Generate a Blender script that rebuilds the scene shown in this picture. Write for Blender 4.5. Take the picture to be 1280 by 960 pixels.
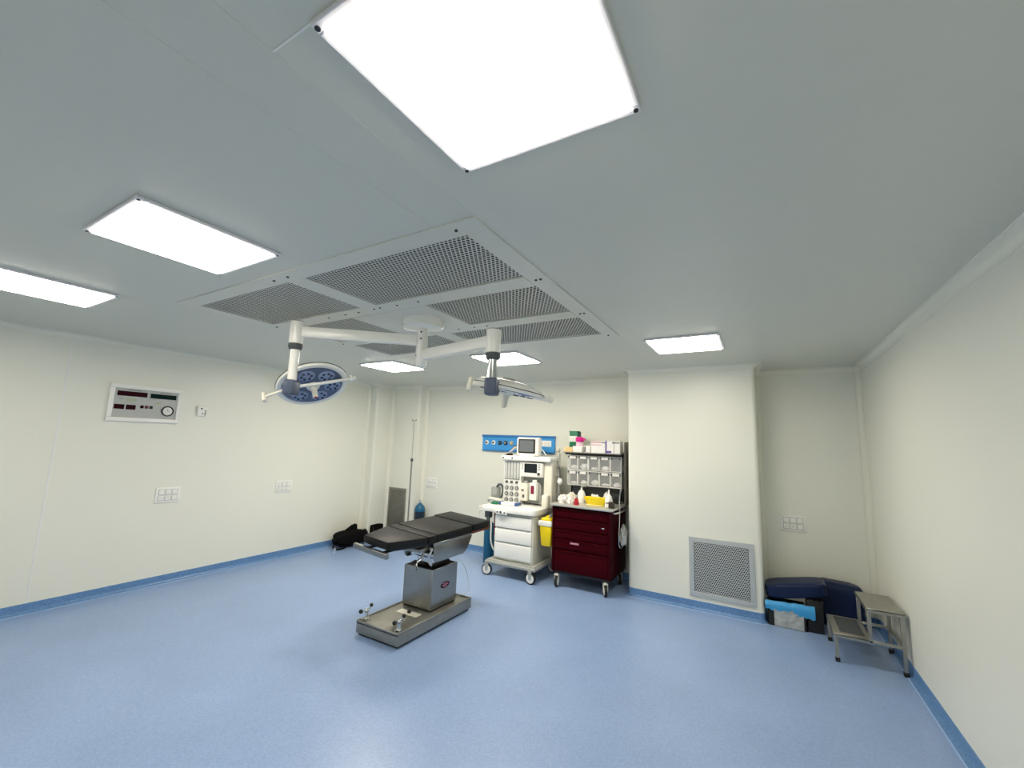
import bpy, bmesh, math, random
from mathutils import Vector, Matrix
for o in list(bpy.data.objects): bpy.data.objects.remove(o, do_unlink=True)
S = bpy.context.scene; COL = S.collection
PI = math.pi; rnd = random.Random(7)

# ------------------------------------------------------------------ camera
EYE = Vector((0, 0, 1.75))
YAW, PITCH, ROLL, FPX = 0.529013283, 0.136476029, 0.0337013718, 529.564391
fwd = Vector((-math.sin(YAW) * math.cos(PITCH), math.cos(YAW) * math.cos(PITCH), math.sin(PITCH)))
rt = Vector((math.cos(YAW), math.sin(YAW), 0)); up = rt.cross(fwd)
r2 = rt * math.cos(ROLL) + up * math.sin(ROLL); u2 = -rt * math.sin(ROLL) + up * math.cos(ROLL)
cam = bpy.data.cameras.new('camera'); cam.sensor_width = 36; cam.sensor_fit = 'HORIZONTAL'
cam.lens = 36 * FPX / 1280; cam.clip_start = .02
co = bpy.data.objects.new('camera', cam); COL.objects.link(co)
m = Matrix((r2, u2, -fwd)).transposed().to_4x4(); m.translation = EYE; co.matrix_world = m
S.camera = co
# ------------------------------------------------------------------ world, exposure
W = bpy.data.worlds.new('world'); S.world = W; W.use_nodes = True
W.node_tree.nodes['Background'].inputs[0].default_value = (.6, .65, .7, 1)
W.node_tree.nodes['Background'].inputs[1].default_value = .05
vs = S.view_settings; vs.view_transform = 'Standard'; vs.look = 'None'; vs.gamma = 1; vs.use_curve_mapping = False
vs.exposure = -0.04
PANEL_GLOW = 24.0

# ------------------------------------------------------------------ materials
def lin(h):
    c = [int(h[i:i + 2], 16) / 255 for i in (0, 2, 4)]
    return tuple(x / 12.92 if x <= .04045 else ((x + .055) / 1.055) ** 2.4 for x in c) + (1,)
def mat(name, col, rough=.5, metal=0, var=.04, scale=8, bump=0, bscale=200, alpha=None, trans=0, emit=0, coat=0, stretch=None, ecol=None, spec=None):
    M = bpy.data.materials.new(name); M.use_nodes = True; n = M.node_tree.nodes; l = M.node_tree.links
    b = n['Principled BSDF']; c = lin(col) if isinstance(col, str) else tuple(col) + (1,)
    b.inputs['Roughness'].default_value = rough; b.inputs['Metallic'].default_value = metal
    b.inputs['Transmission Weight'].default_value = trans; b.inputs['Coat Weight'].default_value = coat
    if spec is not None: b.inputs['Specular IOR Level'].default_value = spec
    if alpha is not None: b.inputs['Alpha'].default_value = alpha
    tc = n.new('ShaderNodeTexCoord'); src = tc.outputs['Object']
    if stretch:
        mp = n.new('ShaderNodeMapping'); mp.inputs['Scale'].default_value = stretch; l.new(src, mp.inputs[0]); src = mp.outputs[0]
    nz = n.new('ShaderNodeTexNoise'); nz.inputs['Scale'].default_value = scale; nz.inputs['Detail'].default_value = 4
    l.new(src, nz.inputs['Vector'])
    mx = n.new('ShaderNodeMix'); mx.data_type = 'RGBA'
    mx.inputs['A'].default_value = tuple(max(0, x * (1 - var)) for x in c[:3]) + (1,)
    mx.inputs['B'].default_value = tuple(min(1, x * (1 + var)) for x in c[:3]) + (1,)
    l.new(nz.outputs['Fac'], mx.inputs['Factor']); l.new(mx.outputs['Result'], b.inputs['Base Color'])
    if bump:
        n2 = n.new('ShaderNodeTexNoise'); n2.inputs['Scale'].default_value = bscale; l.new(src, n2.inputs['Vector'])
        bp = n.new('ShaderNodeBump'); bp.inputs['Strength'].default_value = bump; bp.inputs['Distance'].default_value = .004
        l.new(n2.outputs['Fac'], bp.inputs['Height']); l.new(bp.outputs[0], b.inputs['Normal'])
    if emit:
        b.inputs['Emission Color'].default_value = (tuple(ecol) + (1,)) if ecol else c; b.inputs['Emission Strength'].default_value = emit
    return M
def vinyl(name, a, b_, c_):
    M = bpy.data.materials.new(name); M.use_nodes = True; n = M.node_tree.nodes; l = M.node_tree.links
    b = n['Principled BSDF']; b.inputs['Roughness'].default_value = .34; b.inputs['Specular IOR Level'].default_value = .6
    tc = n.new('ShaderNodeTexCoord')
    v = n.new('ShaderNodeTexVoronoi'); v.inputs['Scale'].default_value = 110; l.new(tc.outputs['Object'], v.inputs['Vector'])
    cr = n.new('ShaderNodeValToRGB'); e = cr.color_ramp.elements
    e[0].position = .05; e[0].color = lin(c_); e[1].position = .5; e[1].color = lin(a)
    x = cr.color_ramp.elements.new(.85); x.color = lin(b_)
    sp = n.new('ShaderNodeSeparateColor'); l.new(v.outputs['Color'], sp.inputs[0]); l.new(sp.outputs[0], cr.inputs[0])
    nz = n.new('ShaderNodeTexNoise'); nz.inputs['Scale'].default_value = 1.3; nz.inputs['Detail'].default_value = 6; l.new(tc.outputs['Object'], nz.inputs['Vector'])
    mr = n.new('ShaderNodeMapRange'); mr.inputs[1].default_value = .3; mr.inputs[2].default_value = .7; mr.inputs[3].default_value = .93; mr.inputs[4].default_value = 1.05
    l.new(nz.outputs['Fac'], mr.inputs[0])
    mu = n.new('ShaderNodeMix'); mu.data_type = 'RGBA'; mu.blend_type = 'MULTIPLY'; mu.inputs['Factor'].default_value = 1
    cb = n.new('ShaderNodeCombineColor')
    for i in range(3): l.new(mr.outputs[0], cb.inputs[i])
    l.new(cr.outputs[0], mu.inputs['A']); l.new(cb.outputs[0], mu.inputs['B']); l.new(mu.outputs['Result'], b.inputs['Base Color'])
    n2 = n.new('ShaderNodeTexNoise'); n2.inputs['Scale'].default_value = 60; l.new(tc.outputs['Object'], n2.inputs['Vector'])
    bp = n.new('ShaderNodeBump'); bp.inputs['Strength'].default_value = .12; bp.inputs['Distance'].default_value = .004
    l.new(n2.outputs['Fac'], bp.inputs['Height']); l.new(bp.outputs[0], b.inputs['Normal'])
    return M
WALL = mat('wall_paint', 'edeee2', .38, var=.012, scale=1.5)
CEIL = mat('ceiling_paint', 'd7d8cd', .42, var=.012, scale=1.5)
COVE = mat('cove_plastic', 'f0f0e2', .2, var=.01)
BEAD = mat('sealant', 'eef0ec', .4)
FLOOR = vinyl('floor_vinyl', '8ca6cf', '92acd4', '86a1ca')
BASEB = vinyl('baseboard_vinyl', '608abc', '6b95c5', '547fb0')
WELD = mat('weld_bead', 'a5c3ea', .35)
LAMP = mat('lamp_diffuser', 'ffffff', .6, emit=PANEL_GLOW, ecol=(1.10, 1.0, .86))
LFRAME = mat('lamp_frame', 'f0eef2', .35, metal=.0)
GRILLE = mat('grille_paint', 'dadacf', .4)
PLENUM = mat('filter_grey', '5a6162', .8)
SCREW = mat('screw_dark', '33383a', .4, metal=.6)
WHITEM = mat('white_enamel', 'f3f3ec', .25, var=.02)
WHITEP = mat('white_plastic', 'f6f6f0', .4, var=.02)
IVORY = mat('ivory_plastic', 'e9e7d8', .4, var=.03)
GREYP = mat('grey_plastic', 'a7aaa6', .45, var=.04)
DGREY = mat('dark_grey', '4a4f52', .45)
SLATE = mat('slate_blue_plastic', '4e5a70', .4)
LENS = mat('lamp_lens_plate', '4d5d7c', .3, var=.05)
POD = mat('lamp_pod', '8b9bbd', .2, var=.05)
LED = mat('led_dark', '2a3550', .2)
STEEL = mat('brushed_steel', 'a3a39e', .33, metal=1, var=.10, scale=14, stretch=(1, 1, 9), bump=.03, bscale=60)
STEELW = mat('worn_steel', '9c9b94', .42, metal=.85, var=.25, scale=9, bump=.05, bscale=40)
CHROME = mat('chrome', 'd6d8d8', .14, metal=1, var=.02)
BLACKR = mat('black_rubber', '141516', .55)
VINYLB = mat('black_upholstery', '131414', .5, spec=.3, var=.08, scale=20, bump=.15, bscale=260)
FABRICB = mat('black_fabric', '060607', .85, spec=.15, var=.2, scale=30, bump=.3, bscale=300)
NAVY = mat('navy_vinyl', '0a1d42', .4, spec=.3, var=.15, scale=6, bump=.2, bscale=9)
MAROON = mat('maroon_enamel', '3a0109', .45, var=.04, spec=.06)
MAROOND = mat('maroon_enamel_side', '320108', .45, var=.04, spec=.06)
YELLOW = mat('yellow_plastic', 'f5d90c', .38, var=.04)
BLUEP = mat('blue_panel', '3f9be0', .35, var=.03)
BLUED = mat('blue_panel_edge', '2c79bd', .35, var=.03)
TEAL = mat('cylinder_teal', '0f5f86', .3, var=.06)
CYLBLK = mat('cylinder_navy', '162638', .35)
GREEN = mat('green_plastic', '0e7350', .4)
GREENC = mat('green_cloth', '2c7a58', .8, var=.2, scale=40)
PINK = mat('pink_plastic', 'e0218f', .35)
CARD = mat('cardboard', 'e3c58c', .8)
PAPER = mat('white_paper', 'eceae6', .7, var=.03)
PINKPAP = mat('pink_print', 'd995ad', .7)
PURPLE = mat('violet_print', '5a4c9c', .6)
REDP = mat('red_plastic', 'b2152c', .4)
REDD = mat('dark_red_display', '2b0210', .5, spec=.08)
GREEND = mat('dark_green_display', '04231f', .5, spec=.08)
PLATE = mat('panel_face_grey', 'b9bbb8', .4)
SCREENG = mat('screen_grey', '6e7477', .2, var=.06)
SCREEND = mat('screen_dark', '1d2328', .18)
BROWN = mat('brown_laminate', '6f3c26', .5, var=.12, scale=20)
CLEAR = mat('clear_plastic', 'eef2f2', .12, alpha=.16, var=.0)
BINBK = mat('rack_grey', '70736e', .5)
LINER = mat('liner_blue', '3ba0dc', .45, var=.1, bump=.3, bscale=30)
FOIL = mat('crumpled_clear_plastic', 'b9bdb9', .22, var=.3, scale=14, bump=.9, bscale=22, metal=.25)
TUBEW = mat('white_tube', 'd7dad6', .3)
GREENLBL = mat('pale_green_print', 'a9b896', .6)
MAGENTA = mat('vaporizer_magenta', '7c1236', .35)

# ------------------------------------------------------------------ mesh helpers
def place(bm, t, M):
    if M is not None: bmesh.ops.transform(t, matrix=M, verts=t.verts)
    me = bpy.data.meshes.new('tmp'); t.to_mesh(me); t.free(); bm.from_mesh(me); bpy.data.meshes.remove(me); return bm
def nb(): return bmesh.new()
def box(bm, x0, x1, y0, y1, z0, z1, bev=0, seg=2, M=None):
    t = nb(); bmesh.ops.create_cube(t, size=1)
    bmesh.ops.transform(t, matrix=Matrix.Translation(((x0 + x1) / 2, (y0 + y1) / 2, (z0 + z1) / 2)) @ Matrix.Diagonal((x1 - x0, y1 - y0, z1 - z0, 1)), verts=t.verts)
    if bev: bmesh.ops.bevel(t, geom=t.edges[:], offset=bev, segments=seg, profile=.5, affect='EDGES', clamp_overlap=True)
    return place(bm, t, M)
def cyl(bm, p, q, r, r1=None, n=20, cap=True, bev=0):
    p, q = Vector(p), Vector(q); d = q - p; t = nb()
    bmesh.ops.create_cone(t, cap_ends=cap, segments=n, radius1=r, radius2=r if r1 is None else r1, depth=d.length)
    if bev: bmesh.ops.bevel(t, geom=[e for e in t.edges if any(len(f.verts) > 4 for f in e.link_faces)], offset=bev, segments=2, profile=.5, affect='EDGES')
    M = Matrix.Translation((p + q) / 2) @ Vector((0, 0, 1)).rotation_difference(d.normalized()).to_matrix().to_4x4()
    return place(bm, t, M)
def ball(bm, c, r, s=(1, 1, 1), n=16):
    t = nb(); bmesh.ops.create_uvsphere(t, u_segments=n, v_segments=n // 2 + 2, radius=r)
    return place(bm, t, Matrix.Translation(c) @ Matrix.Diagonal((s[0], s[1], s[2], 1)))
def lathe(bm, prof, n=32, M=None):
    t = nb(); rings = []
    for r, z in prof:
        if r < 1e-5: rings.append([t.verts.new((0, 0, z))])
        else: rings.append([t.verts.new((r * math.cos(2 * PI * i / n), r * math.sin(2 * PI * i / n), z)) for i in range(n)])
    for a, b in zip(rings, rings[1:]):
        for i in range(n):
            j = (i + 1) % n
            if len(a) == 1 and len(b) == 1: continue
            if len(a) == 1: t.faces.new((a[0], b[j], b[i]))
            elif len(b) == 1: t.faces.new((a[i], a[j], b[0]))
            else: t.faces.new((a[i], a[j], b[j], b[i]))
    bmesh.ops.recalc_face_normals(t, faces=t.faces[:]); return place(bm, t, M)
def tube(bm, pts, r, n=8, smooth=0):
    P = [Vector(p) for p in pts]
    for _ in range(smooth):
        Q = [P[0]]
        for a, b in zip(P, P[1:]): Q += [a.lerp(b, .25), a.lerp(b, .75)]
        P = Q + [P[-1]]
    t = nb(); rings = []; prev = None
    for i, p in enumerate(P):
        d = (P[min(i + 1, len(P) - 1)] - P[max(i - 1, 0)]).normalized()
        if prev is None: a = d.orthogonal().normalized()
        else: a = (prev - d * prev.dot(d)).normalized()
        prev = a; b = d.cross(a)
        rings.append([t.verts.new(p + (a * math.cos(2 * PI * k / n) + b * math.sin(2 * PI * k / n)) * r) for k in range(n)])
    for a, b in zip(rings, rings[1:]):
        for k in range(n): t.faces.new((a[k], a[(k + 1) % n], b[(k + 1) % n], b[k]))
    t.faces.new(rings[0][::-1]); t.faces.new(rings[-1])
    return place(bm, t, None)
def prism(bm, poly, h0, h1, M=None, bev=0):
    """poly in local xy, extruded in local z"""
    t = nb(); lo = [t.verts.new((x, y, h0)) for x, y in poly]; hi = [t.verts.new((x, y, h1)) for x, y in poly]
    t.faces.new(lo[::-1]); t.faces.new(hi)
    for i in range(len(poly)): j = (i + 1) % len(poly); t.faces.new((lo[i], lo[j], hi[j], hi[i]))
    bmesh.ops.recalc_face_normals(t, faces=t.faces[:])
    if bev: bmesh.ops.bevel(t, geom=t.edges[:], offset=bev, segments=2, profile=.5, affect='EDGES', clamp_overlap=True)
    return place(bm, t, M)
XZ = Matrix(((1, 0, 0, 0), (0, 0, -1, 0), (0, 1, 0, 0), (0, 0, 0, 1)))   # local x,y,z -> world x, z, -y
def fin(bm, name, smooth=True):
    me = bpy.data.meshes.new(name); bm.normal_update(); bm.to_mesh(me); bm.free()
    if smooth: me.shade_smooth(); me.set_sharp_from_angle(angle=math.radians(38))
    return me
ORG = {}
def root_of(o):
    while o.parent: o = o.parent
    return o
def obj(name, bm, mt, parent=None, local=False, kind=None, label=None, smooth=True):
    """one mesh object; coordinates are world ones unless local"""
    if parent is not None and not local:
        bmesh.ops.translate(bm, verts=bm.verts, vec=-ORG[root_of(parent).name])
    me = bm if isinstance(bm, bpy.types.Mesh) else fin(bm, name, smooth)
    for x in (mt if isinstance(mt, (list, tuple)) else [mt]):
        if len(me.materials) < (len(mt) if isinstance(mt, (list, tuple)) else 1): me.materials.append(x)
    o = bpy.data.objects.new(name, me); COL.objects.link(o); o.parent = parent
    if parent is None: ORG[o.name] = Vector((0, 0, 0))
    if kind: o['kind'] = kind
    if label: o['label'] = label
    return o
def inst(name, me, parent, loc, rot=(0, 0, 0)):
    """a part that shares mesh data; loc is a world point"""
    o = bpy.data.objects.new(name, me); COL.objects.link(o); o.parent = parent
    o.location = Vector(loc) - ORG[root_of(parent).name]; o.rotation_euler = rot; return o
def tag(o, label, cat, group=None):
    o['label'] = label; o['category'] = cat
    if group: o['group'] = group
    return o
def thing(name, label, cat, loc, group=None):
    o = bpy.data.objects.new(name, None); COL.objects.link(o); o.empty_display_size = .1; o.location = loc
    ORG[o.name] = Vector(loc); return tag(o, label, cat, group)
def single(name, bm, mt, label, cat, group=None, org=None):
    if org is not None: bmesh.ops.translate(bm, verts=bm.verts, vec=-Vector(org))
    o = obj(name, bm, mt)
    if org is not None: o.location = org; ORG[o.name] = Vector(org)
    return tag(o, label, cat, group)
def struct(name, bm, mt, parent=None, smooth=True):
    o = obj(name, bm, mt, parent, smooth=smooth)
    if parent is None: o['kind'] = 'structure'
    return o
def perforated(w, h, pitch, hole):
    """sheet of hexagon cells with a hexagonal hole each, centred, in the local xy plane, facing -z"""
    t = nb(); dy = pitch * math.sqrt(3) / 2; R = pitch / math.sqrt(3); ny = int(h / dy); nx = int(w / pitch)
    ox = -(nx - 1) * pitch / 2 - pitch / 4; oy = -(ny - 1) * dy / 2
    for j in range(ny):
        for i in range(nx):
            cx = ox + i * pitch + (pitch / 2 if j % 2 else 0); cy = oy + j * dy
            a = [t.verts.new((cx + R * math.cos(PI / 6 + k * PI / 3), cy + R * math.sin(PI / 6 + k * PI / 3), 0)) for k in range(6)]
            b = [t.verts.new((cx + hole * math.cos(PI / 6 + k * PI / 3), cy + hole * math.sin(PI / 6 + k * PI / 3), 0)) for k in range(6)]
            for k in range(6): t.faces.new((a[k], b[k], b[(k + 1) % 6], a[(k + 1) % 6]))
    return t

# ------------------------------------------------------------------ the room
CZ = 2.70; YB = 5.88; YF = -1.3; XL = -6.05; XR = 0.99
corners = [(XL, YF), (XL, 5.293), (-5.86, 5.293), (-5.86, 5.684), (-5.207, 5.684), (-5.207, YB), (-1.42, YB), (-1.42, 5.33), (-.02, 5.33), (-.02, YB), (XR, YB), (XR, YF)]
path = []; arcs = []                                     # rounded perimeter: points, inward normals
N = len(corners)
for i, c in enumerate(corners):
    V = Vector(c); a = (V - Vector(corners[i - 1])).normalized(); b = (Vector(corners[(i + 1) % N]) - V).normalized()
    convex = a.x * b.y - a.y * b.x > 0
    r = .042 if convex else .055; k = 6
    s = len(path)
    for q in range(k + 1):
        t = q / k * PI / 2; p = V - a * r + b * r + (-b * math.cos(t) + a * math.sin(t)) * r
        tg = a * math.cos(t) + b * math.sin(t); path.append((p, Vector((tg.y, -tg.x)), 1 if convex else -1, r))
    arcs.append((s, len(path) - 1, convex))
def sweep(idx, prof, bm=None):
    bm = bm or nb(); rows = []
    for i in idx:
        p, n, sg, r = path[i % len(path)]
        rows.append([bm.verts.new((p.x + n.x * d, p.y + n.y * d, z)) for d, z in prof])
    for A, B in zip(rows, rows[1:]):
        for k in range(len(prof) - 1): bm.faces.new((A[k], A[k + 1], B[k + 1], B[k]))
    bmesh.ops.recalc_face_normals(bm, faces=bm.faces[:]); return bm
cr = .056
cove = [(0, CZ - cr - .008), (.004, CZ - cr - .006), (.004, CZ - cr)] + [(.004 + cr - cr * math.cos(t * PI / 16), CZ - cr - .004 + cr * math.sin(t * PI / 16)) for t in range(1, 9)] + [(.008 + cr, CZ - .004), (.01 + cr, CZ)]
base = [(0, .092), (.005, .09), (.005, .034)] + [(.005 + .03 - .03 * math.cos(t * PI / 12), .034 - .03 * math.sin(t * PI / 12)) for t in range(1, 7)] + [(.038, .0005)]
weld = [(.035, .0008), (.037, .004), (.046, .004), (.048, .0008)]
sides = ['left', 'corner_near', 'corner_side', 'corner_far', 'corner_return', 'back', 'column_left', 'column', 'column_right', 'alcove', 'right', 'front']
for i in range(N):
    s0, e0, _ = arcs[i]; s1, e1, _ = arcs[(i + 1) % N]
    mid0 = (s0 + e0) // 2; mid1 = (s1 + e1) // 2 + (len(path) if i == N - 1 else 0)
    idx = list(range(mid0, mid1 + 1))
    bo = struct('baseboard_' + sides[i], sweep(idx, base), BASEB)
    obj('weld_bead', sweep(idx, weld), WELD, bo)
    struct('trim_%d' % (i + 1), sweep(idx, cove), COVE)
tn = N
for i in range(N):
    s, e, cvx = arcs[i]
    if not cvx:
        tn += 1; bm = sweep(range(s, e + 1), [(.002, 0), (.002, CZ)])
        for k in (s, e):                                 # the thin lips of the corner cove
            p, n, _, _ = path[k]; tgt = Vector((-n.y, n.x)); p = p + n * .001
            box(bm, p.x - .004, p.x + .004, p.y - .004, p.y + .004, .09, CZ - cr, .0015, 1)
        struct('trim_%d' % tn, bm, COVE)
# floor
bm = nb(); box(bm, XL - .1, XR + .1, YF - .1, YB + .1, -.1, 0); struct('floor', bm, FLOOR, smooth=False)
# left wall of two panels with a bead in the joint
bm = nb(); box(bm, XL - .14, XL - .02, YF - .1, YB + .1, 0, CZ + .1); wl = struct('wall_left', bm, WALL, smooth=False)
for a, b in ((YF - .1, 1.4035), (1.4035, YB)):
    bm = nb(); box(bm, XL - .02, XL, a, b, 0, CZ); obj('wall_panel', bm, WALL, wl)
bm = nb(); box(bm, XL - .003, XL + .0025, 1.396, 1.411, .09, CZ - cr, .001, 1); obj('sealant_bead', bm, BEAD, wl)
bm = nb(); box(bm, XL - .1, XR + .1, YB, YB + .12, 0, CZ + .1); struct('wall_back', bm, WALL, smooth=False)
bm = nb(); box(bm, XR, XR + .12, YF - .1, YB + .1, 0, CZ + .1); struct('wall_right', bm, WALL, smooth=False)
bm = nb(); box(bm, XL - .1, XR + .1, YF - .12, YF, 0, CZ + .1); struct('wall_front', bm, WALL, smooth=False)
def boxing(name, a, b, extra):
    poly = [path[k][0] for k in range(arcs[a][0], arcs[b][1] + 1)]
    pts = [(p.x, p.y) for p in poly]; pts = extra[0] + pts + extra[1]
    bm = nb(); prism(bm, pts, 0, CZ); struct(name, bm, WALL)
boxing('wall_column', 7, 8, ([(-1.42, YB)], [(-.02, YB)]))
poly = [(XL, 5.293)] + [tuple(path[k][0]) for k in range(arcs[2][0], arcs[2][1] + 1)] + [(-5.86, 5.684)] + [tuple(path[k][0]) for k in range(arcs[4][0], arcs[4][1] + 1)] + [(-5.207, YB), (XL, YB)]
bm = nb(); prism(bm, poly, 0, CZ); struct('wall_corner', bm, WALL)
# ceiling: slab, panels, beads in the visible joints; an opening is left for the air diffuser
DX0, DX1, DY0, DY1 = -3.72, -1.013, 1.365, 3.545
bm = nb(); box(bm, XL - .1, XR + .1, YF - .1, YB + .1, 3.02, 3.1); ce = struct('ceiling', bm, CEIL, smooth=False)
xs = [XL - .1, -4.90, DX0, -2.48, -1.238, -1.015, .165, XR + .1]
for a, b in zip(xs, xs[1:]):
    spans = [(YF - .1, YB + .1)]
    b2 = b
    if a >= DX0 - .01 and b <= -1.0: spans = [(YF - .1, DY0 + .03), (DY1 - .03, YB + .1)]
    for y0, y1 in spans:
        bm = nb(); box(bm, a, b2, y0, y1, CZ, CZ + .03); obj('ceiling_panel', bm, CEIL, ce)
for x, y0, y1 in ((-1.238, YF, DY0), (-1.015, YF, DY0), (-1.015, DY1, YB)):
    bm = nb(); box(bm, x - .0012, x + .0012, y0, y1, CZ - .0012, CZ + .002); obj('sealant_bead', bm, CEIL, ce)
bm = nb(); box(bm, -1.015, -.86, .4935, .4985, CZ - .0025, CZ + .002); obj('sealant_bead', bm, BEAD, ce)

# ------------------------------------------------------------------ ceiling lights
LAMPS = {}
def lamp_mat(k):
    if k not in LAMPS: LAMPS[k] = LAMP if k == 1 else mat('lamp_diffuser_bright', 'ffffff', .6, emit=PANEL_GLOW * k, ecol=(1.10, 1.0, .86))
    return LAMPS[k]
def light_panel(x, y, label, k=1, s=.305):
    t = thing('ceiling_light', label, 'light', (x, y, CZ), 'square ceiling light panels')
    bm = nb(); w = .026
    for (a, b, c, d) in ((-s, s, -s, -s + w), (-s, s, s - w, s), (-s, -s + w, -s + w, s - w), (s - w, s, -s + w, s - w)):
        box(bm, x + a, x + b, y + c, y + d, CZ - .016, CZ, .003, 1)
    obj('frame', bm, LFRAME, t)
    bm = nb(); box(bm, x - s + w, x + s - w, y - s + w, y + s - w, CZ - .022, CZ - .002); obj('diffuser', bm, lamp_mat(k), t, label='glowing white diffuser', smooth=False)
    for i in (-1, 1):
        for j in (-1, 1):
            bm = nb(); cyl(bm, (x + i * (s - .013), y + j * (s - .013), CZ - .019), (x + i * (s - .013), y + j * (s - .013), CZ - .014), .007, n=12); obj('screw', bm, SCREW, t)
for x, y, lb, k in ((-.555, .795, 'largest glowing square ceiling panel nearest the camera, top of photo', .93),
                 (-2.455, .91, 'glowing square ceiling panel left of the perforated air diffuser', .88),
                 (-4.22, .80, 'glowing square ceiling panel cut off by the left photo edge', .88),
                 (-.555, 4.07, 'glowing square ceiling panel above the boxed-out column', .76),
                 (-2.47, 4.08, 'glowing square ceiling panel seen behind the right surgical lamp post', 1.55),
                 (-4.17, 3.99, 'glowing square ceiling panel between the two surgical lamps, far left corner', 1.55)):
    light_panel(x, y, lb, k)

# ------------------------------------------------------------------ laminar air diffuser
t = thing('air_diffuser', 'large perforated air supply diffuser framed flush in the ceiling', 'air diffuser', ((DX0 + DX1) / 2, (DY0 + DY1) / 2, CZ))
MX = [(-3.615, -2.50), (-2.34, -1.135)]; MXC = [(-3.615, -2.775), (-2.005, -1.135)]; MY = [(1.482, 2.035), (2.186, 2.733), (2.886, 3.43)]
zf = CZ - .008
def strip(name, x0, x1, y0, y1, dz=0):
    bm = nb(); box(bm, x0, x1, y0, y1, zf - dz, CZ + .004, .0015, 1); return obj(name, bm, GRILLE, t)
strip('frame_rail', DX0, DX1, DY0, MY[0][0]); strip('frame_rail', DX0, DX1, MY[2][1], DY1)
strip('frame_rail', DX0, MX[0][0], MY[0][0], MY[2][1]); strip('frame_rail', MX[1][1], DX1, MY[0][0], MY[2][1])
strip('cross_rail', MX[0][0], MX[1][1], MY[0][1], MY[1][0], .002); strip('cross_rail', MX[0][0], MX[1][1], MY[1][1], MY[2][0], .002)
strip('cross_rail', MX[0][1], MX[1][0], MY[0][0], MY[0][1], .002); strip('cross_rail', MX[0][1], MX[1][0], MY[2][0], MY[2][1], .002)
strip('center_plate', MXC[0][1], MXC[1][0], MY[1][0], MY[1][1], .004)
for j in range(3):
    for (a, b) in (MXC if j == 1 else MX):
        bm = perforated(b - a + .05, MY[j][1] - MY[j][0] + .05,   .0255, .0102)
        bmesh.ops.translate(bm, verts=bm.verts, vec=((a + b) / 2, (MY[j][0] + MY[j][1]) / 2, CZ - .001))
        obj('perforated_sheet', bm, GRILLE, t, kind='stuff', smooth=False)
bm = nb(); box(bm, DX0, DX1, DY0, DY1, CZ + .20, CZ + .23); obj('filter', bm, PLENUM, t, smooth=False)
bm = nb()
for (a, b, c, d) in ((DX0 - .02, DX0, DY0, DY1), (DX1, DX1 + .012, DY0, DY1), (DX0, DX1, DY0 - .02, DY0), (DX0, DX1, DY1, DY1 + .02)): box(bm, a, b, c, d, CZ + .031, CZ + .2)
obj('plenum', bm, PLENUM, t, smooth=False)
bm = nb(); cyl(bm, (0, 0, -.003), (0, 0, .003), .0075, n=10); sm = fin(bm, 'screw'); sm.materials.append(SCREW)
for x, y in ((-1.15, 1.42), (-2.42, 1.42), (-2.56, 1.42), (-1.09, 2.10), (-1.06, 2.10), (-1.09, 2.81), (-1.06, 2.81), (-1.09, 3.48), (-2.42, 2.09), (-2.36, 2.09), (-2.20, 2.10), (-2.0, 2.10), (-2.6, 2.10), (-2.75, 2.10), (-2.95, 2.10), (-2.02, 2.80), (-1.9, 2.81), (-2.18, 2.80), (-2.6, 2.8), (-2.8, 2.8), (-3.66, 2.1), (-3.66, 2.8)):
    inst('screw', sm, t, (x, y, zf - .003))

# ------------------------------------------------------------------ ceiling surgical lamp with two heads
HX, HY = -2.285, 2.475
t = thing('surgical_lamp', 'ceiling mounted white surgical lamp with two round heads on long arms', 'surgical lamp', (HX, HY, CZ))
bm = nb(); lathe(bm, [(0, CZ - .008), (.165, CZ - .008), (.165, CZ - .05), (.155, CZ - .075), (.13, CZ - .085), (0, CZ - .085)], 40, Matrix.Translation((HX, HY, 0))); obj('ceiling_canopy', bm, WHITEM, t)
bm = nb(); lathe(bm, [(0, 2.62), (.042, 2.62), (.042, 2.47), (.046, 2.47), (.046, 2.345), (.043, 2.335), (.043, 2.325), (.03, 2.31), (0, 2.305)], 24, Matrix.Translation((HX, HY, 0))); obj('spindle', bm, WHITEM, t)
for z, a in ((2.585, -1.1), (2.53, -1.1), (2.40, -2.0)):
    bm = nb(); q = Vector((HX + .043 * math.cos(a), HY + .043 * math.sin(a), z)); cyl(bm, q, q + Vector((math.cos(a), math.sin(a), 0)) * .004, .007, n=10); obj('set_screw', bm, SCREW, t)
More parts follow.
